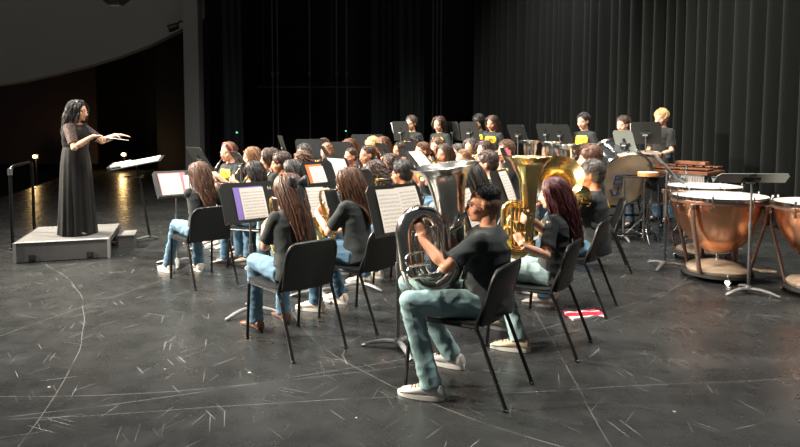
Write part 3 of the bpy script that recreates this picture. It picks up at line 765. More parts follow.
def make_sax(root):
    """mouthpiece tip at the origin, body down and forward (+Y)"""
    b = MB(); b.tube([(0, 0, 0), (0, .03, .004), (0, .085, .012)], [.005, .011, .012], 10); b.build('mouthpiece', M_ebony, root)
    b = MB(); b.tube(spline([(0, .07, .010), (0, .12, .022), (0, .165, .012), (0, .19, -.03), (0, .195, -.06)], 4), [lerp(.008, .0125, i / 16) for i in range(17)], 10); b.build('neck', M_brass, root)
    b = MB(); p = spline([(0, .195, -.055), (0, .180, -.25), (0, .165, -.42), (0, .160, -.47), (0, .175, -.525), (0, .225, -.545), (0, .270, -.510), (0, .278, -.45), (0, .285, -.36), (0, .300, -.29), (0, .325, -.235)], 4)
    n = len(p); rad = []
    for i in range(n):
        t = i / (n - 1); rad.append(.013 + .022 * min(1, t / .62) + (max(0, t - .70) / .30) ** 2.2 * .030)
    b.tube(p, rad, 18, cap=False)
    d = (p[-1] - p[-3]).normalized(); b.tube([p[-1], p[-1] + d * .012, p[-1] + d * .008, p[-4]], [rad[-1], rad[-1] + .008, rad[-1] + .002, rad[-4] - .004], 18, cap=False); b.build('body_tube', M_brass, root)
    b = MB()
    for i in range(8):
        q = p[min(n - 1, 1 + i * 2)]; b.tube([q + V((0, -.018 - i * .001, 0)), q + V((0, -.030 - i * .0015, 0))], .012 + .0008 * i, 10)
    for i in range(3): q = p[n - 9 + i * 2]; b.tube([q + V((.03, 0, 0)), q + V((.05, 0, 0))], .018, 12)
    b.tube([(.02, .19, -.08), (.026, .165, -.45)], .0035, 5); b.tube([(-.02, .19, -.08), (-.026, .165, -.42)], .0035, 5); b.tube([(.012, .165, -.30), (.02, .275, -.33)], .005, 6); b.build('keywork', M_brass, root)
def make_trumpet(root, m=None):
    m = m or M_brass
    b = MB(); b.tube([(0, 0, 0), (0, .02, 0), (0, .08, 0)], [.013, .008, .006], 10); b.build('mouthpiece', M_chrome, root)
    prof = [(.062, .50), (.050, .492), (.035, .47), (.022, .43), (.014, .36), (.010, .28), (.0075, .12)]
    bell_part(root, prof, m, Matrix.Rotation(-PI / 2, 4, 'X') @ Matrix.Translation((0, .045, 0)), 24)
    b = MB(); b.tube(spline([(0, .07, 0), (0, .30, 0), (0, .38, 0), (0, .40, -.025), (0, .38, -.05), (0, .20, -.05), (0, .12, -.05)], 4), .0065, 8)
    b.tube(spline([(0, .14, -.045), (0, .09, -.047), (0, .075, -.075), (0, .09, -.095), (0, .2, -.095)], 4), .0065, 8); b.build('tubing', m, root)
    for i in range(3):
        b = MB(); y = .19 + i * .024; b.tube([(0, y, -.12), (0, y, .01)], .0095, 10); b.tube([(0, y, .01), (0, y, .028)], .003, 6); b.ell((0, y, .03), (.007, .007, .003), 8, 6); b.build('valve', m, root)
def make_trombone(root):
    prof = [(.105, .52), (.088, .508), (.062, .48), (.040, .43), (.025, .36), (.014, .25), (.010, 0)]
    bell_part(root, prof, M_brass, Matrix.Translation((-.08, 0, .05)) @ Matrix.Rotation(-PI / 2, 4, 'X'), 24)
    b = MB(); b.tube(spline([(-.08, .02, .05), (-.08, -.18, .05), (-.07, -.22, .05), (-.03, -.235, .02), (0, -.22, 0), (0, -.18, 0)], 4), .0095, 8); b.build('tuning_slide', M_brass, root)
    b = MB(); b.tube([(0, -.02, 0), (0, .0, 0), (0, .07, 0)], [.016, .010, .007], 10); b.build('mouthpiece', M_chrome, root)
    b = MB(); b.tube([(0, .05, 0), (0, .66, 0)], .0085, 8); b.tube([(-.0, .10, -.085), (0, .66, -.085)], .0085, 8); b.tube(spline([(0, .65, 0), (0, .69, -.01), (0, .705, -.042), (0, .69, -.075), (0, .65, -.085)], 4), .009, 8)
    b.tube([(0, .12, 0), (0, .12, -.085)], .006, 6); b.tube([(0, .32, 0), (0, .32, -.085)], .006, 6); b.build('slide', M_brass, root)
def inst_root(name, P, rot3, label, cat, group=None):
    o = empty(name, P, 0, label, cat, group); o.rotation_mode = 'QUATERNION'; o.rotation_quaternion = rot3.to_quaternion(); return o
# ---------------------------------------------------------------- placing players
import re
def wc(q): return len(re.findall(r"[A-Za-z0-9']+", q))
CONDP = V((-3.9, 7.5, 0))
def az_to(p, q=CONDP): return math.degrees(math.atan2(q[1] - p[1], q[0] - p[0]))
def basis(yv, zv):
    z = zv.normalized(); y = (yv - z * yv.dot(z)).normalized(); x = y.cross(z); return Matrix((x, y, z)).transposed()

def player(pos, az, sc, who, inst=None, stand=False, lean=.03, hyaw=0., hpitch=.12, chair=True, seatz=.45, ilabel=None, inst_m=None, label=None, **kw):
    S = sc
    C = V((0, lean * S, 1.365 * S)) if stand else V((0, lean * S, seatz + .535 * S))
    hc_ = C + V((0, (.028 + lean * .25) * S, .163 * S)); HR = Rz(math.radians(hyaw)) @ Rx(-hpitch); mouth = hc_ + HR @ V((0, .104, -.066)) * S * HSC
    ms = None
    if inst == 'clarinet':
        d = V((.04, .56, -.83)).normalized(); rot = basis(V((0, .6, .5)), -d); ms = (mouth, rot)
        kw.setdefault('L', mouth + d * .25 + V((-.035, .012, 0))); kw.setdefault('R', mouth + d * .42 + V((.035, .012, 0)))
        kw.setdefault('Lo', dict(fd=(.75, .5, .2), pn=(.4, -.8, 0), curl=.75)); kw.setdefault('Ro', dict(fd=(-.75, .5, .2), pn=(-.4, -.8, 0), curl=.75))
    elif inst == 'flute':
        d = V((.95, .22, -.16)).normalized(); rot = basis(V((0, 1, 0)), -d); ms = (mouth, rot)
        kw.setdefault('L', mouth + d * .22 + V((0, .03, -.02))); kw.setdefault('R', mouth + d * .42 + V((0, -.02, -.04)))
        kw.setdefault('Lo', dict(fd=(.5, .1, .9), pn=(0, -1, .2), curl=.7)); kw.setdefault('Ro', dict(fd=(-.2, .3, .9), pn=(0, 1, 0), curl=.7))
    elif inst == 'sax':
        rot = Matrix.Rotation(-.20, 3, 'Y') @ Rx(-.12); ms = (mouth, rot)
        kw.setdefault('L', mouth + rot @ V((-.035, .22, -.16))); kw.setdefault('R', mouth + rot @ V((.035, .19, -.34)))
        kw.setdefault('Lo', dict(fd=(.8, .4, .1), pn=(.3, -.8, 0), curl=.7)); kw.setdefault('Ro', dict(fd=(-.7, .5, .1), pn=(-.4, -.8, 0), curl=.7))
    elif inst == 'trumpet':
        rot = Rx(-.14); ms = (mouth, rot)
        kw.setdefault('L', mouth + rot @ V((-.045, .20, -.07))); kw.setdefault('R', mouth + rot @ V((.035, .215, -.01)))
        kw.setdefault('Lo', dict(fd=(.45, .5, .7), pn=(.9, -.2, 0), curl=.8)); kw.setdefault('Ro', dict(fd=(-.3, .6, .6), pn=(-.9, -.1, -.3), curl=.7))
    elif inst == 'trombone':
        kw.pop('slide_up', 0); rot = Rx(-.30); ms = (mouth, rot)
        kw.setdefault('L', mouth + rot @ V((-.03, .08, -.02))); kw.setdefault('R', mouth + rot @ V((.02, .33, -.05)))
        kw.setdefault('Lo', dict(fd=(.3, .5, .8), pn=(.9, 0, 0), curl=.8)); kw.setdefault('Ro', dict(fd=(-.3, .5, .7), pn=(-.9, 0, 0), curl=.7))
    elif inst == 'euphonium':
        ms = (V((.12, .30, seatz + .145 + (.0 if not stand else .4))), Rz(math.radians(180 - 28)))
        kw.setdefault('L', V((-.12, .30, seatz + .42))); kw.setdefault('R', V((.12, .22, seatz + .40)))
    info = person(pos, az, label, stand=stand, sc=sc, lean=lean, hyaw=hyaw, hpitch=hpitch, seatz=seatz, **kw)
    lod = kw.get('lod', 1)
    if ms:
        W = Rz(math.radians(az - 90)); P = W @ ms[0] + V((pos[0], pos[1], 0))
        nm = {'clarinet': 'clarinet', 'flute': 'flute', 'sax': 'saxophone', 'trumpet': 'trumpet', 'trombone': 'trombone', 'euphonium': 'euphonium'}[inst]
        o = inst_root(nm, P, W @ ms[1], ilabel or (lambda q: q if wc(q) <= 16 else q.replace('with silver keys ', '').replace('upright low-brass ', '').replace('golden slide ', ''))('%s held by %s' % ({'clarinet': 'black clarinet with silver keys', 'flute': 'silver flute', 'sax': 'golden saxophone', 'trumpet': 'brass trumpet', 'trombone': 'golden slide trombone', 'euphonium': 'silver upright low-brass horn'}[inst], who)), nm, {'clarinet': 'clarinets', 'flute': 'flutes', 'sax': 'saxophones', 'trumpet': 'trumpets', 'trombone': 'trombones', 'euphonium': 'upright low-brass horns'}[inst])
        if inst == 'clarinet': make_clarinet(o)
        elif inst == 'flute': make_flute(o)
        elif inst == 'sax': make_sax(o)
        elif inst == 'trumpet': make_trumpet(o)
        elif inst == 'trombone': make_trombone(o)
        elif inst == 'euphonium':
            mo = (W @ ms[1]).inverted() @ (W @ mouth + V((pos[0], pos[1], 0)) - P)
            make_tuba(o, inst_m or M_silver, h=.72, R=.15, lod=2, mouth=mo, wid=.27, ah=.26)
    if chair and not stand: place_chair(V((pos[0], pos[1], 0)) + W_(az) @ V((0, .03, 0)), az, 'black orchestra chair under %s' % who)
    return info
def W_(az): return Rz(math.radians(az - 90))

# ---- near players, by hand
# 1 silver tuba, nearest the camera
who = 'the person with glasses playing the silver tuba'
P = V((.50, 3.53, 0)); AZ = 152
def loc(wp): return w2l(P, AZ, wp)
base = at(445, 166, 3.66); base = V((base.x, base.y, .575))
TX = V((-.90, -.42, 0)).normalized(); ZT = V((-.13, -.03, 1)).normalized(); TX = (TX - ZT * TX.dot(ZT)).normalized()
Trot = Matrix((TX, ZT.cross(TX), ZT)).transposed(); base = at(445, 166, 3.62) - ZT * .71
Lh = loc(at(420, 229, 3.47)); Rh = loc(base + Trot @ V((.10, .03, .36)))
player(P, AZ, .885, who, lean=.0, hyaw=22, hpitch=.04, chair=False, lod=0, hair='fade', hc='black', sk=1, jean='teal', shoe='grey', glasses=True, bulk=1.16, bulkd=1.28, front=False, back=True, seed=3,
       L=Lh, Lo=dict(fd=(.35, .35, .9), pn=(.6, .5, -.3), curl=.55, pole=(-.6, -.1, -.9)), R=Rh, Ro=dict(fd=(-.5, .6, .4), pn=(-.4, .3, -.7)),
       feet=[tuple(loc(V((.17, 3.36, 0))))[:2], tuple(loc(V((.33, 3.82, 0))))[:2]], knees=[tuple(loc(V((.055, 3.37, .545)))), tuple(loc(V((.05, 3.80, .54))))], sleeve=.80,
       label='person with glasses and black T-shirt playing silver tuba, nearest the camera')
place_chair((.335, 3.575), 149, 'black orchestra chair nearest the camera, under the silver tuba player')
o = inst_root('tuba', base, Trot, 'large silver tuba played by the person nearest the camera', 'tuba')
mw = l2w(P, AZ, V((0, .0, .535)) * .885 + V((0, 0, .45)) + V((0, .028, .163)) * .885 + Rz(math.radians(22)) @ Rx(-.04) @ V((0, .112, -.068)))
make_tuba(o, M_silver, h=.71, R=.205, mouth=Trot.inverted() @ (mw - base), wid=.32, vs=1, ah=.37, ar=.108)

# 2 gold euphonium / tuba, burgundy hair
who = 'the person with the long gold horn behind the silver tuba player'
P = V((1.06, 4.22, 0)); AZ = 152
base = at(529, 158, 4.06); base = V((base.x, base.y, .60)); TX = V((-.93, -.20, 0)).normalized(); Trot = Matrix((TX, V((0, 0, 1)).cross(TX), V((0, 0, 1)))).transposed()
Lh = loc(at(519, 238, 3.93)); Rh = loc(base + Trot @ V((.06, .06, .33)))
player(P, AZ, .865, who, lean=-.01, hyaw=14, hpitch=.10, chair=False, lod=0, hair='long', hc='red', sk=3, jean='pale', shoe='tan', bulk=1.02, bulkd=1.08, seed=5, L=Lh, Lo=dict(fd=(.3, .5, .8), pn=(.6, .5, -.3), curl=.6, pole=(-.5, -.1, -1)), R=Rh,
       feet=[tuple(loc(V((.80, 4.10, 0))))[:2], (.15, .40)],
       label='person in pale jeans playing a tall gold horn, second seat from the camera')
place_chair((.90, 4.27), 151, 'black orchestra chair under the person with the tall gold horn')
o = inst_root('tuba', base, Trot, 'tall gold tuba with wide upright bell, held by the second player from the camera', 'tuba')
mw = l2w(P, AZ, V((0, -.01, .535)) * .865 + V((0, 0, .45)) + V((0, .027, .163)) * .865 + Rz(math.radians(14)) @ Rx(-.10) @ V((0, .110, -.066)))
make_tuba(o, M_brass, h=.71, R=.158, mouth=Trot.inverted() @ (mw - base), wid=.165, vs=1, ah=.36, ar=.048, tf=.70)

# 3 boy with the tuba whose bell faces the camera
who = 'the person behind the gold bell that faces the camera'
P = V((1.64, 5.15, 0)); AZ = 150
def loc(wp): return w2l(P, AZ, wp)
player(P, AZ, .95, who, lean=.02, hyaw=12, chair=False, lod=0, hair='short', hc='grey', sk=1, jean='mid', seed=8, front=False, back=True, L=V((-.12, .32, .95)), R=V((.12, .30, .80)), feet=[tuple(loc(V((1.22, 5.15, 0))))[:2], tuple(loc(V((1.32, 5.42, 0))))[:2]],
       label='person in black T-shirt seated on the third chair of the tuba row')
place_chair((1.39, 5.17), 150, 'black orchestra chair third from the camera, under the rearmost tuba player')
bz = V((-.14, -.80, .50)).normalized(); base = at(559, 177, 4.72) - bz * .62; Trot = basis(V((0, .4, 1)), bz)
o = inst_root('tuba', base, Trot, 'gold tuba with its round bell turned towards the camera behind burgundy-haired head', 'tuba')
mw = l2w(P, AZ, V((0, .04, 1.0)) + V((0, .037, .163)) + V((0, .104, -.07)))
make_tuba(o, M_brass, h=.62, R=.185, mouth=Trot.inverted() @ (mw - base), wid=.24, ah=.26, lod=1, tf=.8)

# 4 hair bow
who = 'the person wearing a large black hair bow'
P = V((-.75, 4.28, 0)); AZ = 128
def loc(wp): return w2l(P, AZ, wp)
BOW = player(P, AZ, .885, who, inst='sax', lean=.03, hyaw=8, hpitch=.22, chair=False, lod=0, hair='long', hc='brown', sk=1, jean='blue', shoe='brown', bulk=1.0, bulkd=1.05, front=False, seed=13,
       feet=[tuple(loc(V((-1.07, 4.52, 0))))[:2], tuple(loc(V((-.90, 4.72, 0))))[:2]],
       label='seated person with large black hair bow, back to the camera')
place_chair((-.78, 4.31), 131, 'black orchestra chair under the person with the hair bow')
b = MB(); hcn = BOW['head']; HR = BOW['HR']
def HP(x, y, z): return hcn + HR @ V((x, y, z))
for s in (1, -1):
    rg_ = []
    for t, w, h in ((0, .007, .009), (.25, .012, .024), (.6, .017, .040), (.9, .014, .038), (1, .005, .028)):
        c_ = HP(s * .080 * t, -.137 - .010 * math.sin(PI * t), .030 + .010 * t); rg_.append([c_ + HR @ V((0, w * math.cos(a), h * math.sin(a))) for a in [2 * PI * i / 12 for i in range(12)]])
    b.loft(rg_)
    tl = spline([HP(s * .004, -.135, .02), HP(s * .016, -.150, -.05), HP(s * .012, -.160, -.14), HP(s * .018, -.165, -.25)], 4); b.tube(tl, [.008, .012] + [.017] * 9 + [.015, .012], 8, flat=(HR @ V((1, 0, 0)), .25))
b.ell(HP(0, -.136, .030), (.016, .014, .018), 12, 8); b.build('hair_bow', mat('black_satin', (.015, .014, .014), .3, sheen=.4), BOW['root'])

# 5 sax girl
who = 'the saxophone player left of the silver tuba'
P = V((-.32, 4.84, 0)); AZ = 150
def loc(wp): return w2l(P, AZ, wp)
player(P, AZ, .895, who, inst='sax', lean=.07, hyaw=14, hpitch=.12, chair=False, lod=0, hl=.9, hair='long', hc='brown', sk=3, jean='mid', shoe='white', seed=21, front=False,
       feet=[tuple(loc(V((-.69, 5.02, 0))))[:2], tuple(loc(V((-.52, 5.25, 0))))[:2]],
       label='person in jeans playing a gold saxophone, seated left of the silver tuba')
place_chair((-.33, 4.84), 140, 'black orchestra chair under the saxophone player left of the silver tuba')

# 6 left girl
who = 'the person seated leftmost, back to the camera'
P = V((-1.94, 6.03, 0)); AZ = 132
def loc(wp): return w2l(P, AZ, wp)
player(P, AZ, .87, who, inst='flute', lean=.03, hyaw=12, chair=False, lod=0, hair='wavy', hc='brown', sk=3, jean='blue', shoe='white', seed=34, front=False, feet=[tuple(loc(V((-2.42, 6.40, 0))))[:2], tuple(loc(V((-2.12, 6.45, 0))))[:2]],
       label='person in light jeans and cream sneakers seated leftmost with their back to the camera')
place_chair((-1.98, 6.08), 130, 'black orchestra chair leftmost in the photo')

# ---- the rest of the band: head px, head-top py, distance
ROWS = [
 # px, top, d, hair, colour, skin, inst, bulk, who, kwargs
 (402, 158, 5.9, 'curly', 'black', 1, 'sax', 1.05, 'the glasses wearer behind the two-page stand', dict(glasses=True, lod=1, jean='mid')),
 (375, 158, 6.35, 'ringlets', 'dark', 1, 'clarinet', 1.0, 'the person directly behind the gold saxophone player, facing away', dict(front=False)),
 (391, 152, 6.95, 'ringlets', 'dark', 1, 'clarinet', 1.0, 'the person left of and behind that stand\'s glasses wearer', dict(front=False)),
 (471, 160, 5.55, 'long', 'black', 1, 'sax', 1.0, 'the person half hidden behind the silver tuba bell', dict(front=False)),
 (488, 148, 6.1, 'short', 'dark', 3, 'sax', 1.05, 'the person whose head shows right above the silver tuba player', dict()),
 (254, 163, 6.7, 'mid', 'black', 1, 'clarinet', 1.0, 'the person behind the stand with the purple folder', dict(front=False)),
 (293, 157, 6.45, 'long', 'black', 1, 'clarinet', 1.0, 'the person right behind the hair bow wearer', dict(front=False)),
 (302, 149, 7.5, 'ringlets', 'brown', 1, 'clarinet', 1.0, 'the person just left of the orange folder', dict(front=False)),
 (304, 142, 8.7, 'short', 'grey', 3, 'clarinet', 1.0, 'the person before the wide grey stand', dict(lod=2)),
 (229, 140, 8.35, 'bun', 'brown', 3, 'clarinet', 1.05, 'the clarinet player in a red headband', dict()),
 (252, 145, 7.85, 'long', 'light', 3, 'clarinet', .95, 'the second clarinet player from the left', dict()),
 (270, 146, 7.4, 'mid', 'dark', 3, 'clarinet', .95, 'the third clarinet player from the left', dict()),
 (281, 150, 6.95, 'curly', 'dark', 1, 'clarinet', .95, 'the fourth clarinet player from the left', dict()),
 (324, 137, 10.2, 'short', 'brown', 3, 'clarinet', 1.0, 'the rearmost of the pair left of the dark slanted stand', dict(lod=2)),
 (327, 141, 9.35, 'pulled', 'light', 3, 'clarinet', .95, 'the front one of the pair left of the dark slanted stand', dict(lod=2)),
 (350, 137, 10.0, 'long', 'brown', 3, 'clarinet', .95, 'the rearmost of the three heads above the white loose page', dict(lod=2)),
 (351, 146, 8.7, 'pulled', 'dark', 1, 'clarinet', .95, 'the front left clarinet player in the middle of the band', dict(hyaw=5)),
 (368, 143, 8.1, 'pulled', 'dark', 1, 'clarinet', 1.0, 'the front right clarinet player in the middle of the band', dict(hyaw=5)),
 (373, 136, 9.4, 'curly', 'blond', 3, 'clarinet', 1.0, 'the person with glasses in the middle of the band', dict(glasses=True, lod=2)),
 (383, 134, 10.1, 'wavy', 'brown', 3, 'flute', 1.0, 'the person right behind the glasses wearer in the middle', dict(lod=2)),
 (400, 140, 9.3, 'ponytail', 'dark', 1, 'trumpet', .95, 'the trumpet player left of the tilted music page', dict()),
 (423, 140, 8.6, 'ponytail', 'brown', 1, 'trumpet', .95, 'the trumpet player over the tilted music page', dict()),
 (412, 132, 10.7, 'short', 'dark', 1, 'trumpet', .95, 'the person seated right below the left standing player', dict(lod=2)),
 (437, 136, 9.9, 'short', 'brown', 3, 'trumpet', .95, 'the person seated right below the standing player with square yellow print', dict(lod=2)),
 (445, 142, 8.2, 'long', 'dark', 1, 'trumpet', 1.0, 'the long-haired trumpet player above the silver bell', dict()),
 (458, 142, 9.2, 'short', 'grey', 3, 'trumpet', .95, 'the person between the two heads above the silver bell', dict(lod=2)),
 (464, 147, 7.7, 'pulled', 'light', 3, 'trumpet', .95, 'the person just left of the trombone slide', dict()),
 (471, 137, 9.9, 'mid', 'grey', 3, 'trombone', .95, 'the left trombone player', dict(lod=2, slide_up=True)),
 (485, 139, 8.8, 'mid', 'dark', 3, 'trombone', .95, 'the trombone player in a purple headband', dict(slide_up=True)),
 (507, 138, 8.2, 'short', 'brown', 3, 'trombone', 1.0, 'the person seated in front of the single slanted rear stand', dict()),
 (549, 140, 9.0, 'short', 'grey', 3, 'euphonium', 1.0, 'the person left of the row of small silver bells', dict()),
 (572, 143, 8.3, 'curly', 'brown', 3, 'euphonium', 1.0, 'the curly-haired player left of the drum', dict()),
 (591, 143, 6.6, 'curly', 'brown', 3, 'euphonium', 1.0, 'the player just left of the bass drum', dict()),
]
for i, (px, ty, d, hair, hc, sk, inst, bulk, who, kw) in enumerate(ROWS):
    p = at(px, ty, d); sc = (p.z - .475) / .825; sc = max(.84, min(1.10, sc))
    kw = dict(kw); kw.setdefault('lod', 1); kw.setdefault('jean', ['blue', 'mid', 'pale', 'dark'][i % 4]); kw.setdefault('shoe', ['white', 'grey', 'black'][i % 3]); az = kw.pop('az', az_to(p) + (21 if d > 6.9 else 0)) + rng.uniform(-5, 5)
    f = V((math.cos(math.radians(az)), math.sin(math.radians(az)), 0)); pos = V((p.x, p.y, 0)) - f * .05
    short_ = who.replace('the person ', '').replace('the ', '')
    nm = {'sax': 'a saxophone', 'euphonium': 'an upright silver horn', None: 'nothing'}.get(inst, 'a ' + str(inst))
    info = player(pos, az, sc, who, inst=inst, hair=hair, hc=hc, sk=sk, bulk=bulk, seed=100 + i * 7, hpitch=.14, hyaw=kw.pop('hyaw', rng.uniform(-4, 8)), label=(lambda q: q if wc(q) <= 16 else 'seated person: ' + short_)('seated person in black T-shirt with %s: %s' % (nm, short_)), **kw)
    if 'headband' in who:
        b = MB(); hcn, HR = info['head'], info['HR']; S = info['S']
        b.tube([hcn + HR @ V((.090 * S * math.cos(a), (.082 * math.sin(a) * .35 - .0) * S, (.030 + .094 * math.sin(a)) * S)) for a in [PI * (-.12 + 1.24 * j / 18) for j in range(19)]], .011, 8, flat=(HR @ V((0, 1, 0)), .5))
        b.build('headband', mat('red_headband', (.62, .12, .10), .7) if 'red' in who else mat('purple_headband', (.30, .08, .36), .6), info['root'])

# standing players at the back
STAND = [
 (413, 115, 10.9, 'short', 'dark', 3, None, 'the standing person with glasses behind the stand with white pages', dict(glasses=True)),
 (441, 116, 10.8, 'mid', 'dark', 3, None, 'the standing person left of the paired rear stands', dict(back=False)),
 (480, 115, 12.2, 'afro', 'black', 1, None, 'the standing person with a round afro behind the paired stands', dict()),
 (494, 115, 10.9, 'wavy', 'dark', 1, None, 'the standing long-haired person right of the paired stands', dict()),
 (586, 112, 10.0, 'short', 'black', 3, None, 'the standing person behind the bass drum with yellow shirt print', dict()),
 (626, 115, 9.4, 'short', 'dark', 3, None, 'the standing person between the bass drum and the black stand', dict(front=False)),
 (664, 108, 9.9, 'bowl', 'blond', 3, None, 'the tall standing person at the xylophone', dict(front=False, jean='blue', shirtmat=mat('plain_black_cotton', (.010, .010, .010), .85, sheen=.2), L=V((-.14, .38, 1.02)), R=V((.14, .36, 1.0)))),
]
for i, (px, ty, d, hair, hc, sk, inst, who, kw) in enumerate(STAND):
    p = at(px, ty, d); sc = max(.86, min(1.12, p.z / 1.665)); az = az_to(p) + 18; kw = dict(kw); kw.setdefault('jean', ['blue', 'mid', 'dark'][i % 3])
    kw.setdefault('L', V((-.13, .26, 1.02))); kw.setdefault('R', V((.13, .26, 1.02)))
    person(p, az, who.replace('the standing', 'standing').replace('the tall standing', 'tall standing').replace('person', 'person in black T-shirt', 1), stand=True, sc=sc, hair=hair, hc=hc, sk=sk, seed=300 + i * 5, hpitch=.22, lod=1, shoe='black', **kw)

# ---- conductor on the podium
PODH = .23
cp = G(78, 234, PODH)
cw = Rz(math.radians(-2 - 90))
CI = person((cp.x, cp.y), -2, 'person in long black dress with lace sleeves conducting with raised arms on the podium', stand=True, sc=.965, hair='wavy', hl=.66, hc='black', sk=3, bulk=1.12, bulkd=1.15, top='dress', shoe='black', seed=77, lod=0, lean=.02, hyaw=-4, hpitch=.08,
       L=V((-.10, .50, 1.185)), R=V((.10, .34, 1.175)), Lo=dict(fd=(.1, 1, .05), pn=(.1, 0, -1), curl=.10, pole=(-.5, -.5, -.8)), Ro=dict(fd=(-.3, .8, .0), pn=(0, .2, -1), curl=.75, pole=(.6, -.6, -.8)))
CI['root'].location.z = PODH
a_ = CI['arms'][1][2]
tipL = a_ + V((-.02, .10, -.01)); b = MB(); st = V((cp.x, cp.y, PODH)) + cw @ tipL
b.tube([V((-.04, 0, 0)), V((.0, 0, 0)), V((.36, 0, 0))], [.0075, .005, .0022], 8); bo = b.build('baton_shaft', M_white); bo.name = 'baton'
b = MB(); b.ell((-.045, 0, 0), (.022, .009, .009), 12, 8); b.build('handle', mat('cork', (.45, .27, .14), .7), bo)
bo.location = st; bo.rotation_euler = (0, math.radians(6), math.radians(-14)); tag(bo, 'white conducting baton held out in the hand of the conductor', 'baton')
# ---------------------------------------------------------------- stands
def face(px): return None
def mstand(px, py, d, az, label, **kw):
    p = at(px, py, d); return music_stand((p.x, p.y), az, p.z, label, **kw)
G_BACK = 'music stands at the back of the band'
# near ones: pole foot, heading of the paper side
h0 = at(398, 209, 4.15)
music_stand((h0.x, h0.y), -46, h0.z, 'black music stand with two white pages left of the silver tuba', tilt=.34, w=.50, hh=.34, tripod=2.2, papers=[
  ('sheet', -.075, -.005, .20, .29, .02, 'left white printed page on the stand beside the silver tuba'), ('sheet', .10, .01, .20, .27, -.02, 'right white printed page on the stand beside the silver tuba')])
h0 = at(250, 202, 4.95)
o = music_stand((h0.x, h0.y), -46, h0.z, 'black music stand numbered 14 with purple folder', tilt=.36, tripod=1.2, papers=[
  ('purple', -.005, -.02, .26, .29, .0, 'purple folder behind the page on the stand numbered 14'), ('sheet', .025, -.025, .215, .28, 0, 'printed page in front of the purple folder')])
bpy.context.view_layer.update()
# the painted number 14, upper right corner of the desk
Rw = Rx(-.36); nb = MB()
def NP(x, z): return V((0, 0, h0.z)) + Rw @ V((x, -.0045, z))
def stroke(pts, r=.0028):
    nb.tube([NP(x, z) for x, z in pts], r, 5)
stroke([(.180, .108), (.187, .118), (.187, .090)]); stroke([(.210, .090), (.210, .118), (.197, .100), (.214, .100)])
dsk = [c for c in o.children if c.name.startswith('desk')][0]; nb.build('painted_number', M_white, dsk)
h0 = at(318, 201, 5.45)
music_stand((h0.x, h0.y), -40, h0.z, 'black music stand with a curling white page in front of the saxophone player', tilt=.36, papers=[('sheet', -.04, -.02, .24, .29, .04, 'curling white page beside the hair bow')])
h0 = at(176, 184, 6.75)
music_stand((h0.x, h0.y), -48, h0.z, 'black music stand with pink-edged pages, leftmost of the band', tilt=.55, w=.47, papers=[('pink', -.03, -.01, .30, .29, .0, 'pink folder on the leftmost band stand'), ('sheet', -.06, -.015, .23, .275, .0, 'pages on the pink folder of the leftmost band stand'), ('sheet', .15, -.03, .13, .24, .1, 'small white slip at the right end of the leftmost band stand')])
h0 = at(468, 208, 4.85)
music_stand((h0.x, h0.y), -25, h0.z, 'black music stand showing between silver tuba bell and tuba player', tilt=.34, papers=[('sheet', .02, .0, .22, .30, .0, 'white page seen between the silver tuba bell and its player')])
h0 = at(504, 187, 5.65)
music_stand((h0.x, h0.y), -28, h0.z, 'black music stand left of the tall gold horn', tilt=.38, papers=[('sheet', .06, .0, .21, .29, .0, 'white page left of the tall gold horn')])
h0 = at(320, 176, 6.5)
music_stand((h0.x, h0.y), -38, h0.z, 'black music stand with orange folder', tilt=.42, w=.46, papers=[('orange', -.06, -.02, .23, .30, 0, 'orange folder on the stand behind the hair bow wearer'), ('sheet', -.035, -.035, .20, .28, 0, 'page on the orange folder')])
h0 = at(339, 171, 6.9)
music_stand((h0.x, h0.y), -38, h0.z, 'black music stand with white page next to the orange folder stand', tilt=.5, w=.40, papers=[('sheet', .0, .02, .26, .26, .1, 'white loose page right of the orange folder')])
h0 = at(361, 187, 5.75)
music_stand((h0.x, h0.y), -30, h0.z, 'bare black music stand behind the gold saxophone player', tilt=.4)
mstand(241, 163, 7.25, 35, 'small black music stand with white pages before the leftmost clarinet player', tilt=.6, w=.30, papers=[('sheet', 0, 0, .24, .28, 0, 'white pages below the leftmost clarinet player')])
mstand(200, 159, 7.4, 40, 'empty black music stand seen from behind, leftmost at the back', tilt=.55, w=.46)
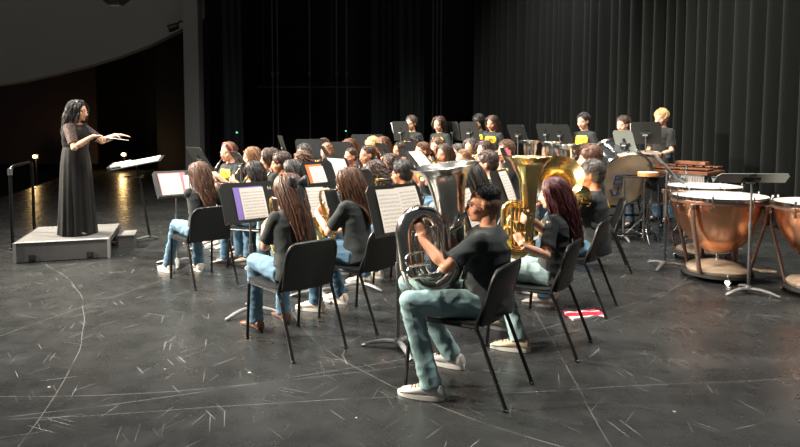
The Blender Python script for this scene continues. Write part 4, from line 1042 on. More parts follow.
for px, py, d, az, t, lb, kw in [
  (283, 146, 9.4, 20, .3, 'dark grey music stand behind the third clarinet player', dict(w=.42)),
  (313, 149, 9.7, -60, .35, 'wide grey music stand at far left centre', dict(w=.56)),
  (337, 152, 9.5, -60, .35, 'grey music stand right of the pair of far clarinet players', dict()),
  (328, 156, 8.4, 20, .55, 'slanted dark music stand with a white page before the pair of far players', dict(w=.30, papers=[('sheet', .03, 0, .22, .28, 0, 'white page on the slanted dark stand')])),
  (368, 143, 11.2, -70, .3, 'grey music stand behind the middle clarinet players', dict(w=.62)),
  (386, 153, 8.4, 30, .6, 'slanted black music stand below the middle glasses wearer', dict(w=.34)),
  (413, 152, 9.3, -60, .4, 'black music stand between the two ponytailed trumpet players', dict()),
  (421, 161, 7.6, -40, .8, 'black music stand with a tilted page above the silver bell', dict(w=.36, papers=[('sheet', 0, 0, .24, .30, 0, 'tilted music page above the silver tuba bell')])),
  (401, 131, 10.4, 40, .2, 'black music stand with white pages before the standing glasses wearer', dict(w=.42, papers=[('sheet', .14, 0, .20, .30, .1, 'white pages at the left edge of the far standing player stand')])),
  (452.5, 131, 10.8, 40, .2, 'left stand of the pair behind the trumpet row', dict(w=.34)),
  (469.5, 131.5, 10.3, 40, .2, 'right stand of the pair behind the trumpet row', dict(w=.42)),
  (518, 134, 10.0, 30, .45, 'single slanted music stand at the back against the curtain', dict(w=.42)),
  (546, 133, 10.6, 30, .3, 'left stand of the slanted pair against the curtain', dict(w=.42)),
  (560, 134, 10.2, 30, .35, 'right stand of the slanted pair against the curtain', dict(w=.50)),
  (509, 160, 7.3, -20, .45, 'black music stand with red-edged folder left of the gold bell', dict(papers=[('pink', .10, 0, .22, .3, 0, 'red folder on the stand left of the gold bell')])),
 ]:
    mstand(px, py, d, az, lb, tilt=t, group=G_BACK, **kw)
mstand(625, 143, 8.3, 30, 'grey music stand with tall pole before the bass drum', tilt=.38, w=.33, hh=.36, m=M_greydesk, tripod=.5, group='stands at the percussion')
mstand(646, 133, 9.0, 60, 'black music stand with a page edge between the two rear percussion players', tilt=.3, w=.42, group='stands at the percussion', papers=[('sheet', .17, 0, .10, .28, 0, 'white page edge on the stand by the xylophone player')])
h0 = at(667, 168, 6.6)
music_stand((h0.x + .0, h0.y), -16, h0.z, 'dark music stand seen edge-on left of the timpani', tilt=.72, w=.46, hh=.40, m=M_greydesk, tripod=.6, group='stands at the percussion')
h0 = at(752, 178, 5.55)
music_stand((h0.x, h0.y), 88, h0.z, 'grey music stand laid nearly flat in front of the timpani', tilt=.85, w=.64, hh=.13, m=M_greydesk, tripod=.35, group='stands at the percussion')

# conductor's stand: flat desk on an offset leaning pole
cs = empty('conductor_stand', (0, 0, 0), 0, 'black conductor stand with flat desk of scores beside the podium', 'music stand')
ft = G(150, 240); dk = at(137, 163, ft.y - .0); tl = at(116, 249, 7.35); cs.location = (ft.x, ft.y, 0)
o3 = V((ft.x, ft.y, 0)); R_ = Rz(math.radians(12)) @ Matrix.Rotation(math.radians(-11), 3, 'Y') @ Rx(math.radians(8))
b = MB(); c_ = dk - o3; b.box(c_, (.66, .42, .006), rot=R_); b.box(c_ + R_ @ V((-.33, 0, .02)), (.006, .42, .045), rot=R_); b.build('desk', M_desk, cs, smooth=False)
b = MB(); top = c_ + R_ @ V((-.02, 0, -.01)); b.tube([top, top + V((.03, 0, -.10)), V((.0, 0, .03))], [.016, .016, .017], 12); b.build('pole', M_frame, cs)
b = MB(); k_ = at(141, 176, ft.y) - o3; b.box(k_ + V((-.13, 0, -.01)), (.25, .22, .006)); b.box(k_ + V((0, 0, 0)), (.05, .04, .05), bev=.008); b.build('accessory_shelf', M_greydesk, cs, smooth=False)
b = MB(); b.tube([V((0, 0, .05)), V((-.28, -.24, .012))], [.016, .012], 8); b.build('leg', M_leg, cs)
b = MB(); b.tube([V((0, 0, .05)), V((.06, .10, .012))], [.016, .012], 8); b.build('leg', M_leg, cs)
b = MB(); b.tube([V((0, 0, .05)), V((-.38, -.02, .012))], [.016, .012], 8); b.build('leg', M_frame, cs)
b = MB(); b.box((0, 0, 0), (.46, .34, .012)); sc_ = b.build('score_page', M_sheet, None, smooth=False); sc_.name = 'score_book'; sc_.location = dk + R_ @ V((.06, 0, .0095)); sc_.rotation_euler = R_.to_euler(); tag(sc_, 'white open score lying on the conductor stand', 'score')
b = MB(); b.box((0, 0, 0), (.22, .26, .02)); sc_ = b.build('score_book', M_whitecloth, None, smooth=False); sc_.location = dk + R_ @ V((-.20, 0, .028)); sc_.rotation_euler = R_.to_euler(); tag(sc_, 'small stack of parts at the left end of the conductor stand', 'score')

# ---------------------------------------------------------------- podium
pd = empty('podium', (0, 0, 0), 0, 'low grey conductor podium with metal edges under the person in the long dress', 'podium')
c0 = G(15, 263.6); ang = math.atan2(.30, .89); pd.location = (c0.x, c0.y, 0); pd.rotation_euler = (0, 0, ang)
PW, PDp = .95, 1.12
b = MB(); b.box((PW / 2, PDp / 2, PODH - .015), (PW, PDp, .03), bev=.004); b.build('deck', M_podium, pd)
for sx, y in ((0, .012), (0, PDp - .012)):
    b = MB(); b.box((PW / 2, y, (PODH - .03) / 2 + .004), (PW - .02, .018, PODH - .038)); b.build('side_panel', M_podside, pd, smooth=False)
b = MB(); b.box((.012, PDp / 2, (PODH - .03) / 2 + .004), (.018, PDp - .04, PODH - .038)); b.build('side_panel', M_podside, pd, smooth=False)
b = MB()
b.box((PW - .012, .14, (PODH - .03) / 2 + .004), (.018, .24, PODH - .038)); b.box((PW - .012, PDp - .14, (PODH - .03) / 2 + .004), (.018, .24, PODH - .038)); b.box((PW - .012, PDp / 2, PODH - .06), (.018, PDp - .4, .05)); b.build('side_panel', M_podside, pd, smooth=False)
b = MB()
for x0, y0, x1, y1 in ((0, 0, PW, 0), (PW, 0, PW, PDp), (0, PDp, PW, PDp), (0, 0, 0, PDp)): b.tube([(x0, y0, PODH - .004), (x1, y1, PODH - .004)], .010, 4)
for x, y in ((0, 0), (PW, 0), (PW, PDp), (0, PDp)): b.box((x, y, PODH / 2), (.03, .03, PODH - .004))
b.build('edge_trim', M_alu, pd, smooth=False)
for x in (.17, PW - .20):
    b = MB(); b.box((x, -.004, .055), (.07, .012, .07), bev=.004); b.box((x, -.014, .045), (.03, .014, .03)); b.build('latch', M_rubber, pd)
st_ = empty('podium_step', (0, 0, 0), 0, 'small grey step box against the right rear side of the podium', 'step'); st_.location = pd.matrix_basis @ V((PW + .03, .62, 0)); st_.rotation_euler = (0, 0, ang)
b = MB(); b.box((.10, .18, .150), (.20, .40, .02), bev=.003); b.build('tread', M_podium, st_); b = MB(); b.box((.10, .18, .07), (.18, .38, .138)); b.build('body', M_podside, st_, smooth=False)

# rail
rl = empty('podium_rail', (0, 0, 0), 0, 'black bent-tube safety rail standing left of the podium', 'rail')
a1 = G(13, 250); a2 = G(34.5, 234)
b = MB(); z1 = at(12, 167, a1.y).z; q = [a1 + V((0, 0, .0)), a1 + V((0, 0, z1 - .12)), a1 + V((0, 0, z1 - .03)) + (a2 - a1) * .04, a1 + V((0, 0, z1)) + (a2 - a1) * .14, a1 + V((0, 0, z1)) + (a2 - a1) * .86, a2 + V((0, 0, z1 - .03)) - (a2 - a1) * .04, a2 + V((0, 0, z1 - .12)), a2]
b.tube(q, .020, 10); b.build('tube', M_frame, rl)
for a_ in (a1, a2):
    b = MB(); b.tube([a_, a_ + V((0, 0, .02))], [.05, .045], 14); b.build('foot_plate', M_rubber, rl)
b = MB(); b.tube([a1 + V((0, 0, z1 - .10)), a1 + V((0, 0, z1 - .02))], .026, 10); b.build('clamp', M_leg, rl)

# ---------------------------------------------------------------- percussion
def timpano(c, R, zr, label, seed=0, dep=.55):
    r = empty('timpano', (c[0], c[1], 0), seed, label, 'timpani', 'copper timpani')
    b = MB(); prof = []
    for i in range(22):
        t = i / 21; u_ = 1 - (1 - t) ** 1.8; prof.append((R * .97 * math.sqrt(max(0, 1 - u_ ** 1.75)) if i < 21 else .001, zr - .02 - dep * u_))
    prof = [(R * .975, zr - .02)] + prof[1:]
    b.lathe(prof, 56); b.build('bowl', M_copper, r)
    b = MB(); b.lathe([(.0, zr + .006), (R * .6, zr + .006), (R * .93, zr + .006), (R * .985, zr + .002), (R * .985, zr - .004), (.0, zr - .004)], 56); b.build('drum_head', M_head, r)
    b = MB(); b.lathe([(R * .985, zr + .010), (R * 1.03, zr + .010), (R * 1.03, zr - .018), (R * .985, zr - .018)], 56, close=True); b.build('hoop', M_chrome, r)
    b = MB(); b.lathe([(R * .975, zr - .03), (R * 1.01, zr - .03), (R * 1.01, zr - .055), (R * .965, zr - .055)], 56, close=True); b.build('bowl_ring', M_strut, r)
    for k in range(8):
        a = k * PI / 4 + .2; u = V((math.cos(a), math.sin(a), 0)); b = MB(); q = u * R * 1.045
        b.tube([q + V((0, 0, zr + .035)), q + V((0, 0, zr + .012))], [.009, .009], 8); b.tube([q + V((0, 0, zr + .012)), q + V((0, 0, zr - .085))], .0055, 8)
        b.box(q + V((0, 0, zr - .095)), (.022, .022, .034), bev=.004); b.box(q * .985 + V((0, 0, zr - .004)), (.03, .03, .016), bev=.003); b.build('tension_rod', M_chrome, r)
    for k in range(4):
        a = k * PI / 2 + .2 + PI / 8; u = V((math.cos(a), math.sin(a), 0)); b = MB(); w = V((0, 0, 1)).cross(u)
        b.tube([u * R * 1.05 + V((0, 0, zr - .06)), u * R * 1.02 + V((0, 0, zr - .22)), u * R * .86 + V((0, 0, zr - .48)), u * R * .70 + V((0, 0, .08))], [.026, .026, .024, .026], 10, flat=(w, .55)); b.box(u * R * 1.04 + V((0, 0, zr - .075)), (.05, .05, .05), bev=.008)
        b.build('strut', M_strut, r)
    b = MB(); n = 40; rings = []
    for z, s_ in ((.070, .60), (.080, .66), (.105, .68), (.130, .62), (.150, .42), (.185, .16)):
        rings.append([V((R * s_ * math.cos(2 * PI * j / n) * (1 + .05 * math.sin(8 * PI * j / n)), R * s_ * math.sin(2 * PI * j / n) * (1 + .05 * math.sin(8 * PI * j / n)), z)) for j in range(n)])
    b.loft(rings); b.build('base', M_tan, r)
    b = MB(); b.lathe([(R * .58, .050), (R * .74, .050), (R * .74, .078), (R * .58, .078)], 40, close=True); b.build('base_ring', M_rubber, r)
    b = MB(); b.tube([(0, 0, .16), (0, 0, zr - dep)], .014, 10); b.build('centre_rod', M_chrome, r)
    for k in range(3):
        a = k * 2 * PI / 3 + 4.55; u = V((math.cos(a), math.sin(a), 0)) * R * .72; w = V((-math.sin(a + .6), math.cos(a + .6), 0)); b = MB()
        b.tube([u + w.cross(V((0, 0, 1))) * .0 + V((0, 0, .10)), u + V((0, 0, .05))], .010, 8); q = u + V((0, 0, .030)); 
        b.tube([q - w * .011, q + w * .011], .030, 18); b.build('caster', M_chrome, r)
    b = MB(); pd_ = V((math.cos(-.35), math.sin(-.35), 0)); b.tube([pd_ * R * .6 + V((0, 0, .12)), pd_ * R * 1.12 + V((0, 0, .085))], [.014, .010], 8); b.box(pd_ * R * 1.02 + V((0, 0, .10)), (.16, .08, .02), rot=Rz(-.35), bev=.006); b.build('pedal', M_tan, r)
    return r
timpano(at(719, 200, 6.15), .44, .825, 'largest copper timpano, in front right of the bass drum', .0)
t2 = at(704, 189, 7.05); timpano(t2, .40, .835, 'copper timpano half hidden behind the largest one', .5, .50)
timpano((3.80, 5.50, 0), .415, .83, 'copper timpano cut off by the right edge of the photo', .25, .53)

# bass drum
bn = V((.20, -.86, -.40)).normalized(); bc = at(624, 180, 8.35)
bd = empty('bass_drum', (bc.x, bc.y, 0), 0, 'large bass drum with brown head marked in blue, on a low stand', 'drum')
R4 = Matrix.Translation((0, 0, bc.z)) @ basis(V((0, 0, 1)), bn).to_4x4(); BR = .40
b = MB(); b.lathe([(BR, -.42), (BR + .003, -.40), (BR + .003, -.02), (BR, .0)], 56, 0, R4); b.build('shell', M_shellblk, bd)
for z0 in (0, -.42):
    b = MB(); b.lathe([(BR - .005, z0 - .022), (BR + .024, z0 - .022), (BR + .024, z0 + .022), (BR - .005, z0 + .022)], 56, 0, R4, True); b.build('hoop', M_chrome if z0 == 0 else M_silver, bd)
b = MB(); b.lathe([(0, .012), (BR * .5, .012), (BR * .97, .010), (BR * .99, .0), (0, -.002)], 56, 0, R4); hd = b.build('drum_head', M_kraft, bd)
b = MB(); b.lathe([(0, -.432), (BR * .99, -.430), (BR * .99, -.42), (0, -.42)], 48, 0, R4); b.build('drum_head', M_head, bd)
for k in range(10):
    a = k * PI / 5 + .2; b = MB(); q = [R4 @ V((math.cos(a) * (BR + .022), math.sin(a) * (BR + .022), z)) for z in (.015, -.08, -.34, -.435)]
    b.tube(q, .006, 6); b.tube([q[1], q[1].lerp(q[2], .25)], .014, 8); b.tube([q[2], q[2].lerp(q[1], .25)], .014, 8); b.build('tension_rod', M_chrome, bd)
# blue letters on the near head, in the head's own plane
Minv = R4.inverted(); wd = []
def on_head(px, py):
    d = ray(px, py); o_ = V((0, 0, CAMH)) - V((bd.location.x, bd.location.y, 0)); nn = R4.to_3x3() @ V((0, 0, 1)); p0 = R4 @ V((0, 0, .014)); t = (p0 - o_).dot(nn) / d.dot(nn); q = Minv @ (o_ + d * t); return V((q.x, q.y, .016))
for st2 in ([(625, 175), (616, 175.5), (613.5, 184), (622, 183.5)], [(615, 179.5), (622, 179)], [(610.5, 189.5), (613, 195.5), (619, 193.5)], [(619, 187.5), (616, 195.5)]):
    lb_ = MB(); lb_.tube([R4 @ on_head(x, y) for x, y in st2], .011, 6); wd.append(lb_)
al = MB()
for w_ in wd: al.add(w_.v, w_.f)
al.build('blue_letters', M_blue, hd)
# cradle
for s in (-1, 1):
    b = MB(); b.tube([V((s * .30, .15, .06)), V((s * .30, .15, .30)), V((s * .26, .20, .55))], .014, 8); b.build('stand_post', M_frame, bd)
b = MB(); b.tube([V((-.38, -.15, .09)), V((.38, -.15, .09))], .016, 8); b.tube([V((-.38, .40, .09)), V((.38, .40, .09))], .016, 8); b.tube([V((-.30, -.15, .09)), V((-.30, .40, .09))], .016, 8); b.tube([V((.30, -.15, .09)), V((.30, .40, .09))], .016, 8)
b.tube([V((-.30, .15, .30)), V((.30, .15, .30))], .014, 8); b.build('stand_frame', M_frame, bd)
for x, y in ((-.38, -.15), (.38, -.15), (-.38, .40), (.38, .40)):
    b = MB(); b.tube([V((x - .012, y, .045)), V((x + .012, y, .045))], .045, 16); b.build('wheel', M_rubber, bd)

# trap table with chrome tripod stand, tambourine and black drum
def tripod_stand(name, foot, h, label, cat, r=.012, spread=.28, rot=.4):
    r_ = empty(name, (foot.x, foot.y, 0), rot, label, cat)
    b = MB(); b.tube([(0, 0, .06), (0, 0, h * .55)], r * 1.3, 12); b.tube([(0, 0, h * .55), (0, 0, h)], r * .85, 12); b.tube([(0, 0, h * .55 - .02), (0, 0, h * .55 + .03)], r * 2.1, 12); b.tube([(0, 0, h * .36 - .02), (0, 0, h * .36 + .03)], r * 2.1, 12); b.build('pole', M_chrome, r_)
    for k in range(3):
        a = k * 2 * PI / 3; u = V((math.cos(a), math.sin(a), 0)); b = MB(); b.tube([u * .02 + V((0, 0, h * .36)), u * spread + V((0, 0, .03)), u * (spread + .03) + V((0, 0, .014))], [.009, .009, .012], 8); b.tube([V((0, 0, .10)), u * spread * .62 + V((0, 0, .155))], .006, 6); b.build('leg', M_chrome, r_)
    return r_
tf = G(643, 242); tt = at(632, 176, tf.y)
r_ = tripod_stand('trap_table', tf, tt.z - .02, 'black tray on a chrome tripod holding a tambourine', 'percussion table')
b = MB(); b.box((-.05, .0, tt.z - .008), (.50, .26, .014), rot=Rz(-.4), bev=.004); b.build('tray', M_black, r_)
b = MB(); b.tube([V((-.26, -.05, tt.z + .012)), V((.16, .04, tt.z + .012))], .008, 8); b.tube([V((-.20, .0, tt.z + .010)), V((.20, -.06, tt.z + .010))], .006, 8)
ms_ = b.build('drumsticks', M_ebony, None); ms_.name = 'drumstick_pair'; ms_.location = (tf.x, tf.y, 0); tag(ms_, 'dark drum sticks lying on the black tray', 'drumstick')
tb = empty('tambourine', at(648, 174.0, 8.05), .2, 'orange wooden tambourine with pale skin on the tray', 'tambourine'); tb.location.z = tt.z + .004
b = MB(); b.lathe([(.122, .0), (.128, .0), (.128, .05), (.122, .05)], 36, close=True); b.build('frame', M_orangewood, tb)
b = MB(); b.lathe([(0, .053), (.126, .053), (.129, .046), (0, .048)], 36); b.build('drum_head', M_head, tb)
for k in range(6):
    a = k * PI / 3; b = MB(); q = V((.126 * math.cos(a), .126 * math.sin(a), .024)); b.tube([q, q + V((0, 0, .004))], .018, 12); b.build('jingle', M_brass, tb)
sd = at(656, 190, 8.35); sdr = empty('tom_drum', (sd.x, sd.y, 0), 0, 'black drum on a low stand between the tambourine and the edge-on stand', 'drum')
b = MB(); b.lathe([(.0, .50), (.17, .50), (.175, .51), (.175, .86), (.17, .87), (.0, .87)], 36); b.build('shell', M_shellblk, sdr)
for z in (.50, .86):
    b = MB(); b.lathe([(.172, z - .015), (.186, z - .015), (.186, z + .015), (.172, z + .015)], 36, close=True); b.build('hoop', M_chrome, sdr)
for k in range(3):
    a = k * 2 * PI / 3 + .3; u = V((math.cos(a), math.sin(a), 0)); b = MB(); b.tube([u * .18 + V((0, 0, .75)), u * .19 + V((0, 0, .4)), u * .26 + V((0, 0, .01))], .009, 8); b.build('leg', M_chrome, sdr)
sn = at(649, 158, 8.95); snr = empty('snare_drum', (sn.x, sn.y, 0), 0, 'pale-shelled snare drum between the two rear percussion players', 'drum'); zt = sn.z
R5 = Matrix.Translation((0, 0, zt)) @ Matrix.Rotation(.15, 4, 'X')
b = MB(); b.lathe([(.175, -.07), (.178, -.06), (.178, .06), (.175, .07)], 36, 0, R5); b.build('shell', M_tan, snr)
for z in (-.07, .07):
    b = MB(); b.lathe([(.168, z - .012), (.188, z - .012), (.188, z + .012), (.168, z + .012)], 36, 0, R5, True); b.build('hoop', M_chrome, snr)
    b = MB(); b.lathe([(0, z + .004), (.172, z + .004), (.172, z - .004), (0, z - .004)], 36, 0, R5); b.build('drum_head', M_tan, snr)
b = MB(); b.tube([(0, 0, .05), (0, 0, zt - .12)], .013, 10); b.build('pole', M_chrome, snr)
for k in range(3):
    a = k * 2 * PI / 3 + .3; u = V((math.cos(a), math.sin(a), 0)); b = MB(); b.tube([V((0, 0, .35)), u * .25 + V((0, 0, .012))], .009, 8); b.build('leg', M_chrome, snr)
    b = MB(); b.tube([V((0, 0, zt - .14)), R5 @ (u * .185 + V((0, 0, -.085))), R5 @ (u * .20 + V((0, 0, -.06)))], .008, 8); b.build('basket_arm', M_chrome, snr)

# xylophone
xa = at(651, 166, 8.95); xb = at(713, 170, 8.3); xv = V((xb.x - xa.x, xb.y - xa.y, 0)); XL = xv.length; zx = (xa.z + xb.z) / 2
xy = empty('xylophone', (xa.x, xa.y, 0), math.atan2(xv.y, xv.x), 'wooden-bar xylophone with a row of pale resonator tubes, behind the timpani', 'xylophone')
b = MB(); b.box((XL / 2, -.20, zx - .05), (XL + .04, .03, .05), bev=.006); b.box((XL / 2, .34, zx - .05), (XL + .04, .03, .05), bev=.006); b.box((0, .07, zx - .05), (.04, .56, .05), bev=.006); b.box((XL, .07, zx - .05), (.04, .56, .05), bev=.006); b.build('frame', M_wood, xy)
nb_ = 26
for i in range(nb_):
    t = (i + .5) / nb_; b = MB(); L_ = lerp(.32, .20, t); b.box((t * XL, -.06, zx), (XL / nb_ * .86, L_, .018), bev=.004); b.build('bar', M_wood, xy)
    if i % 7 not in (2, 6):
        b = MB(); L_ = lerp(.28, .18, t); b.box(((t + .5 / nb_) * XL, .20, zx + .025), (XL / nb_ * .86, L_, .018), bev=.004); b.build('bar', M_wood, xy)
for i in range(nb_):
    t = (i + .5) / nb_; b = MB(); L_ = lerp(.42, .30, t); r0 = XL / nb_ * .47; b.tube([(t * XL, -.14, zx - .03), (t * XL, -.14, zx - .03 - L_)], r0, 12); b.build('resonator', M_reson, xy)
b = MB(); b.box((XL * .58, .20, zx + .065), (.42, .16, .05), bev=.006); bx_ = b.build('wood_block', M_wood, None); bx_.location = xy.location; bx_.rotation_euler = xy.rotation_euler; tag(bx_, 'brown wooden block lying on top of the xylophone', 'wood block')
for x in (.02, XL - .02):
    for y in (-.18, .32):
        b = MB(); b.tube([(x, y, zx - .07), (x, y, .07)], .016, 10); b.tube([(x - .012, y, .035), (x + .012, y, .035)], .035, 14); b.build('leg', M_frame, xy)
cyf = at(686, 172, 7.75); r_ = tripod_stand('cymbal_stand', cyf, at(686, 165, 7.75).z, 'chrome cymbal stand without cymbal between xylophone and timpani', 'cymbal stand', rot=1.2)
b = MB(); zz = at(686, 168, 7.75).z; b.box((0, 0, zz), (.035, .03, .05), bev=.006); b.tube([(-.03, 0, zz - .06), (.05, 0, zz - .06)], .009, 8); b.tube([(.045, 0, zz - .085), (.045, 0, zz - .035)], .012, 8); b.build('clamp', M_chrome, r_)

# red and white towel on the floor
tw = MB(); c_ = G(584, 315); n1, n2 = 22, 14; vs = []; fs = []
for t in (0, 1):
    for i in range(n1):
        for j in range(n2):
            x = (i / (n1 - 1) - .5) * .30; y = (j / (n2 - 1) - .5) * .20; h = .012 + .010 * noise.noise(V((x * 14, y * 14, 3))) + .006 * math.sin(y * 40 + x * 11)
            vs.append(V((x, y + .03 * math.sin(x * 9), max(.004, h) if t else .001)))
N_ = n1 * n2
for i in range(n1 - 1):
    for j in range(n2 - 1):
        a = i * n2 + j; fs.append((N_ + a, N_ + a + n2, N_ + a + n2 + 1, N_ + a + 1)); fs.append((a, a + 1, a + n2 + 1, a + n2))
for i in range(n1 - 1):
    a = i * n2; fs.append((a, a + n2, N_ + a + n2, N_ + a)); a = i * n2 + n2 - 1; fs.append((a, N_ + a, N_ + a + n2, a + n2))
tw.add(vs, fs)
tm = mat('red_white_towel', (.70, .02, .05), .9, bump=.4, bscale=60); nt = tm.node_tree
sx_ = nt.nodes.new('ShaderNodeSeparateXYZ'); tcn = [n for n in nt.nodes if n.type == 'TEX_COORD'][0]; nt.links.new(tcn.outputs['Object'], sx_.inputs[0]); cr = nt.nodes.new('ShaderNodeValToRGB'); mr = nt.nodes.new('ShaderNodeMapRange'); mr.inputs[1].default_value = -.1; mr.inputs[2].default_value = .1
nt.links.new(sx_.outputs['Y'], mr.inputs[0]); nt.links.new(mr.outputs[0], cr.inputs[0]); cr.color_ramp.interpolation = 'CONSTANT'; el = cr.color_ramp.elements; el[0].color = (.75, .68, .66, 1); el[1].position = .30; el[1].color = (.70, .02, .05, 1); e3 = el.new(.62); e3.color = (.75, .62, .62, 1); e4 = el.new(.72); e4.color = (.70, .02, .05, 1)
nt.links.new(cr.outputs[0], nt.nodes['Principled BSDF'].inputs['Base Color'])
two = tw.build('towel', tm, None); two.location = (c_.x, c_.y, 0); two.rotation_euler = (0, 0, .15); tag(two, 'crumpled red and white towel on the floor behind the tuba chairs', 'towel')
# ---------------------------------------------------------------- setting
def floor_mat():
    m = bpy.data.materials.new('black_stage_floor'); m.use_nodes = True; nt = m.node_tree; N = nt.nodes; L = nt.links; b = N['Principled BSDF']
    tc = N.new('ShaderNodeTexCoord'); P = tc.outputs['Object']
    def mth(op, a, b_=None, c=None):
        n = N.new('ShaderNodeMath'); n.operation = op
        for i, x in enumerate((a, b_, c)):
            if x is None: continue
            if isinstance(x, (int, float)): n.inputs[i].default_value = x
            else: L.new(x, n.inputs[i])
        return n.outputs[0]
    def nz(scale, detail=3, vec=P, rough=.5):
        n = N.new('ShaderNodeTexNoise'); n.inputs['Scale'].default_value = scale; n.inputs['Detail'].default_value = detail; n.inputs['Roughness'].default_value = rough; L.new(vec, n.inputs['Vector']); return n.outputs['Fac']
    def mapped(rot, sc, loc=(0, 0, 0)):
        n0 = N.new('ShaderNodeMapping'); n0.inputs['Rotation'].default_value = (0, 0, rot); L.new(P, n0.inputs[0]); n = N.new('ShaderNodeMapping'); n.inputs['Scale'].default_value = sc; n.inputs['Location'].default_value = loc; L.new(n0.outputs[0], n.inputs[0]); return n.outputs[0]
    # short scratches: thin cells of a strongly stretched voronoi, kept where a patch noise is high
    tot = None
    for k, (rot, sx, sy, th) in enumerate([(.4, 1.1, 60, .07), (1.3, 1.6, 75, .08), (2.2, 1.3, 66, .07), (2.8, .9, 48, .05), (.9, 2.4, 100, .09), (1.8, 2.0, 90, .08)]):
        vo = N.new('ShaderNodeTexVoronoi'); vo.inputs['Scale'].default_value = 1.; L.new(mapped(rot, (sx, sy, 1), (k * 3.1, k * 1.7, 0)), vo.inputs['Vector'])
        sep = N.new('ShaderNodeSeparateColor'); L.new(vo.outputs['Color'], sep.inputs[0])
        s = mth('MULTIPLY', mth('LESS_THAN', vo.outputs['Distance'], th * 2.0), mth('GREATER_THAN', sep.outputs[0], .84))
        s = mth('MULTIPLY', s, mth('MULTIPLY_ADD', sep.outputs[1], .8, .2))
        tot = s if tot is None else mth('MAXIMUM', tot, s)
    patch = nz(.9, 3); pm = N.new('ShaderNodeMapRange'); pm.inputs[1].default_value = .38; pm.inputs[2].default_value = .62; L.new(patch, pm.inputs[0])
    tot = mth('MULTIPLY', tot, mth('MULTIPLY_ADD', pm.outputs[0], .6, .4))
    # long curved drag marks
    sp = N.new('ShaderNodeSeparateXYZ'); wob = N.new('ShaderNodeVectorMath'); wob.operation = 'ADD'
    nzc = N.new('ShaderNodeTexNoise'); nzc.inputs['Scale'].default_value = .7; L.new(P, nzc.inputs['Vector']); wsc = N.new('ShaderNodeVectorMath'); wsc.operation = 'SCALE'; wsc.inputs['Scale'].default_value = .12; L.new(nzc.outputs['Color'], wsc.inputs[0])
    L.new(P, wob.inputs[0]); L.new(wsc.outputs[0], wob.inputs[1]); L.new(wob.outputs[0], sp.inputs[0]); X, Y = sp.outputs['X'], sp.outputs['Y']
    arcs = [(-2.2, 9.6, 6.15), (2.9, 6.2, 3.9), (-9, 1.5, 7.4), (4.5, -3.2, 6.1), (-5, 14, 11.2)]
    for cx, cy, r in arcs:
        dx = mth('SUBTRACT', X, cx); dy = mth('SUBTRACT', Y, cy); dd = mth('ABSOLUTE', mth('SUBTRACT', mth('SQRT', mth('ADD', mth('MULTIPLY', dx, dx), mth('MULTIPLY', dy, dy))), r))
        tot = mth('MAXIMUM', tot, mth('MULTIPLY', mth('LESS_THAN', dd, .0028), .38))
    for a, c_ in ((.12, -3.4), (1.25, -4.1), (2.0, -4.6), (1.52, .9)):
        dd = mth('ABSOLUTE', mth('SUBTRACT', mth('ADD', mth('MULTIPLY', X, math.sin(a)), mth('MULTIPLY', Y, -math.cos(a))), c_)); tot = mth('MAXIMUM', tot, mth('MULTIPLY', mth('LESS_THAN', dd, .0026), .35))
    brk = nz(3.5, 2); br = N.new('ShaderNodeMapRange'); br.inputs[1].default_value = .38; br.inputs[2].default_value = .52; L.new(brk, br.inputs[0]); tot = mth('MULTIPLY', tot, mth('MULTIPLY_ADD', br.outputs[0], .8, .2))
    # specks
    vo = N.new('ShaderNodeTexVoronoi'); vo.inputs['Scale'].default_value = 5.5; L.new(P, vo.inputs['Vector']); sep = N.new('ShaderNodeSeparateColor'); L.new(vo.outputs['Color'], sep.inputs[0])
    sk_ = mth('MULTIPLY', mth('LESS_THAN', vo.outputs['Distance'], .055), mth('GREATER_THAN', sep.outputs[0], .72))
    base = N.new('ShaderNodeMapRange'); base.inputs[3].default_value = .0; base.inputs[4].default_value = 1.; base.inputs[1].default_value = .3; base.inputs[2].default_value = .7; L.new(nz(1.6, 8, rough=.7), base.inputs[0])
    m1 = N.new('ShaderNodeMix'); m1.data_type = 'RGBA'; L.new(base.outputs[0], m1.inputs[0]); m1.inputs[6].default_value = (.017, .018, .018, 1); m1.inputs[7].default_value = (.032, .034, .033, 1)
    m2 = N.new('ShaderNodeMix'); m2.data_type = 'RGBA'; L.new(mth('MULTIPLY', tot, .9), m2.inputs[0]); L.new(m1.outputs[2], m2.inputs[6]); m2.inputs[7].default_value = (.30, .30, .285, 1)
    m3 = N.new('ShaderNodeMix'); m3.data_type = 'RGBA'; L.new(sk_, m3.inputs[0]); L.new(m2.outputs[2], m3.inputs[6]); m3.inputs[7].default_value = (.42, .36, .27, 1)
    L.new(m3.outputs[2], b.inputs['Base Color'])
    rr = N.new('ShaderNodeMapRange'); rr.inputs[1].default_value = .3; rr.inputs[2].default_value = .7; rr.inputs[3].default_value = .20; rr.inputs[4].default_value = .38; L.new(nz(5, 6, rough=.7), rr.inputs[0])
    L.new(mth('ADD', rr.outputs[0], mth('MULTIPLY', tot, .25)), b.inputs['Roughness'])
    bp = N.new('ShaderNodeBump'); bp.inputs['Strength'].default_value = .12; bp.inputs['Distance'].default_value = .004; L.new(nz(9, 5), bp.inputs['Height']); L.new(bp.outputs[0], b.inputs['Normal'])
    b.inputs['Specular IOR Level'].default_value = .5
    return m
M_floor = floor_mat()
e1 = G(0, 207); e2 = G(57, 187); dv = (e2 - e1).normalized()
p0 = e1 - dv * 13; p1 = e1 + dv * 16
b = MB(); b.prism([(p0.x, p0.y), (9.5, p0.y), (9.5, 24), (p1.x, 24)], -.12, 0); fl = b.build('floor', M_floor, smooth=False); struct(fl)
M_dark = mat('house_black', (.006, .006, .006), .8)
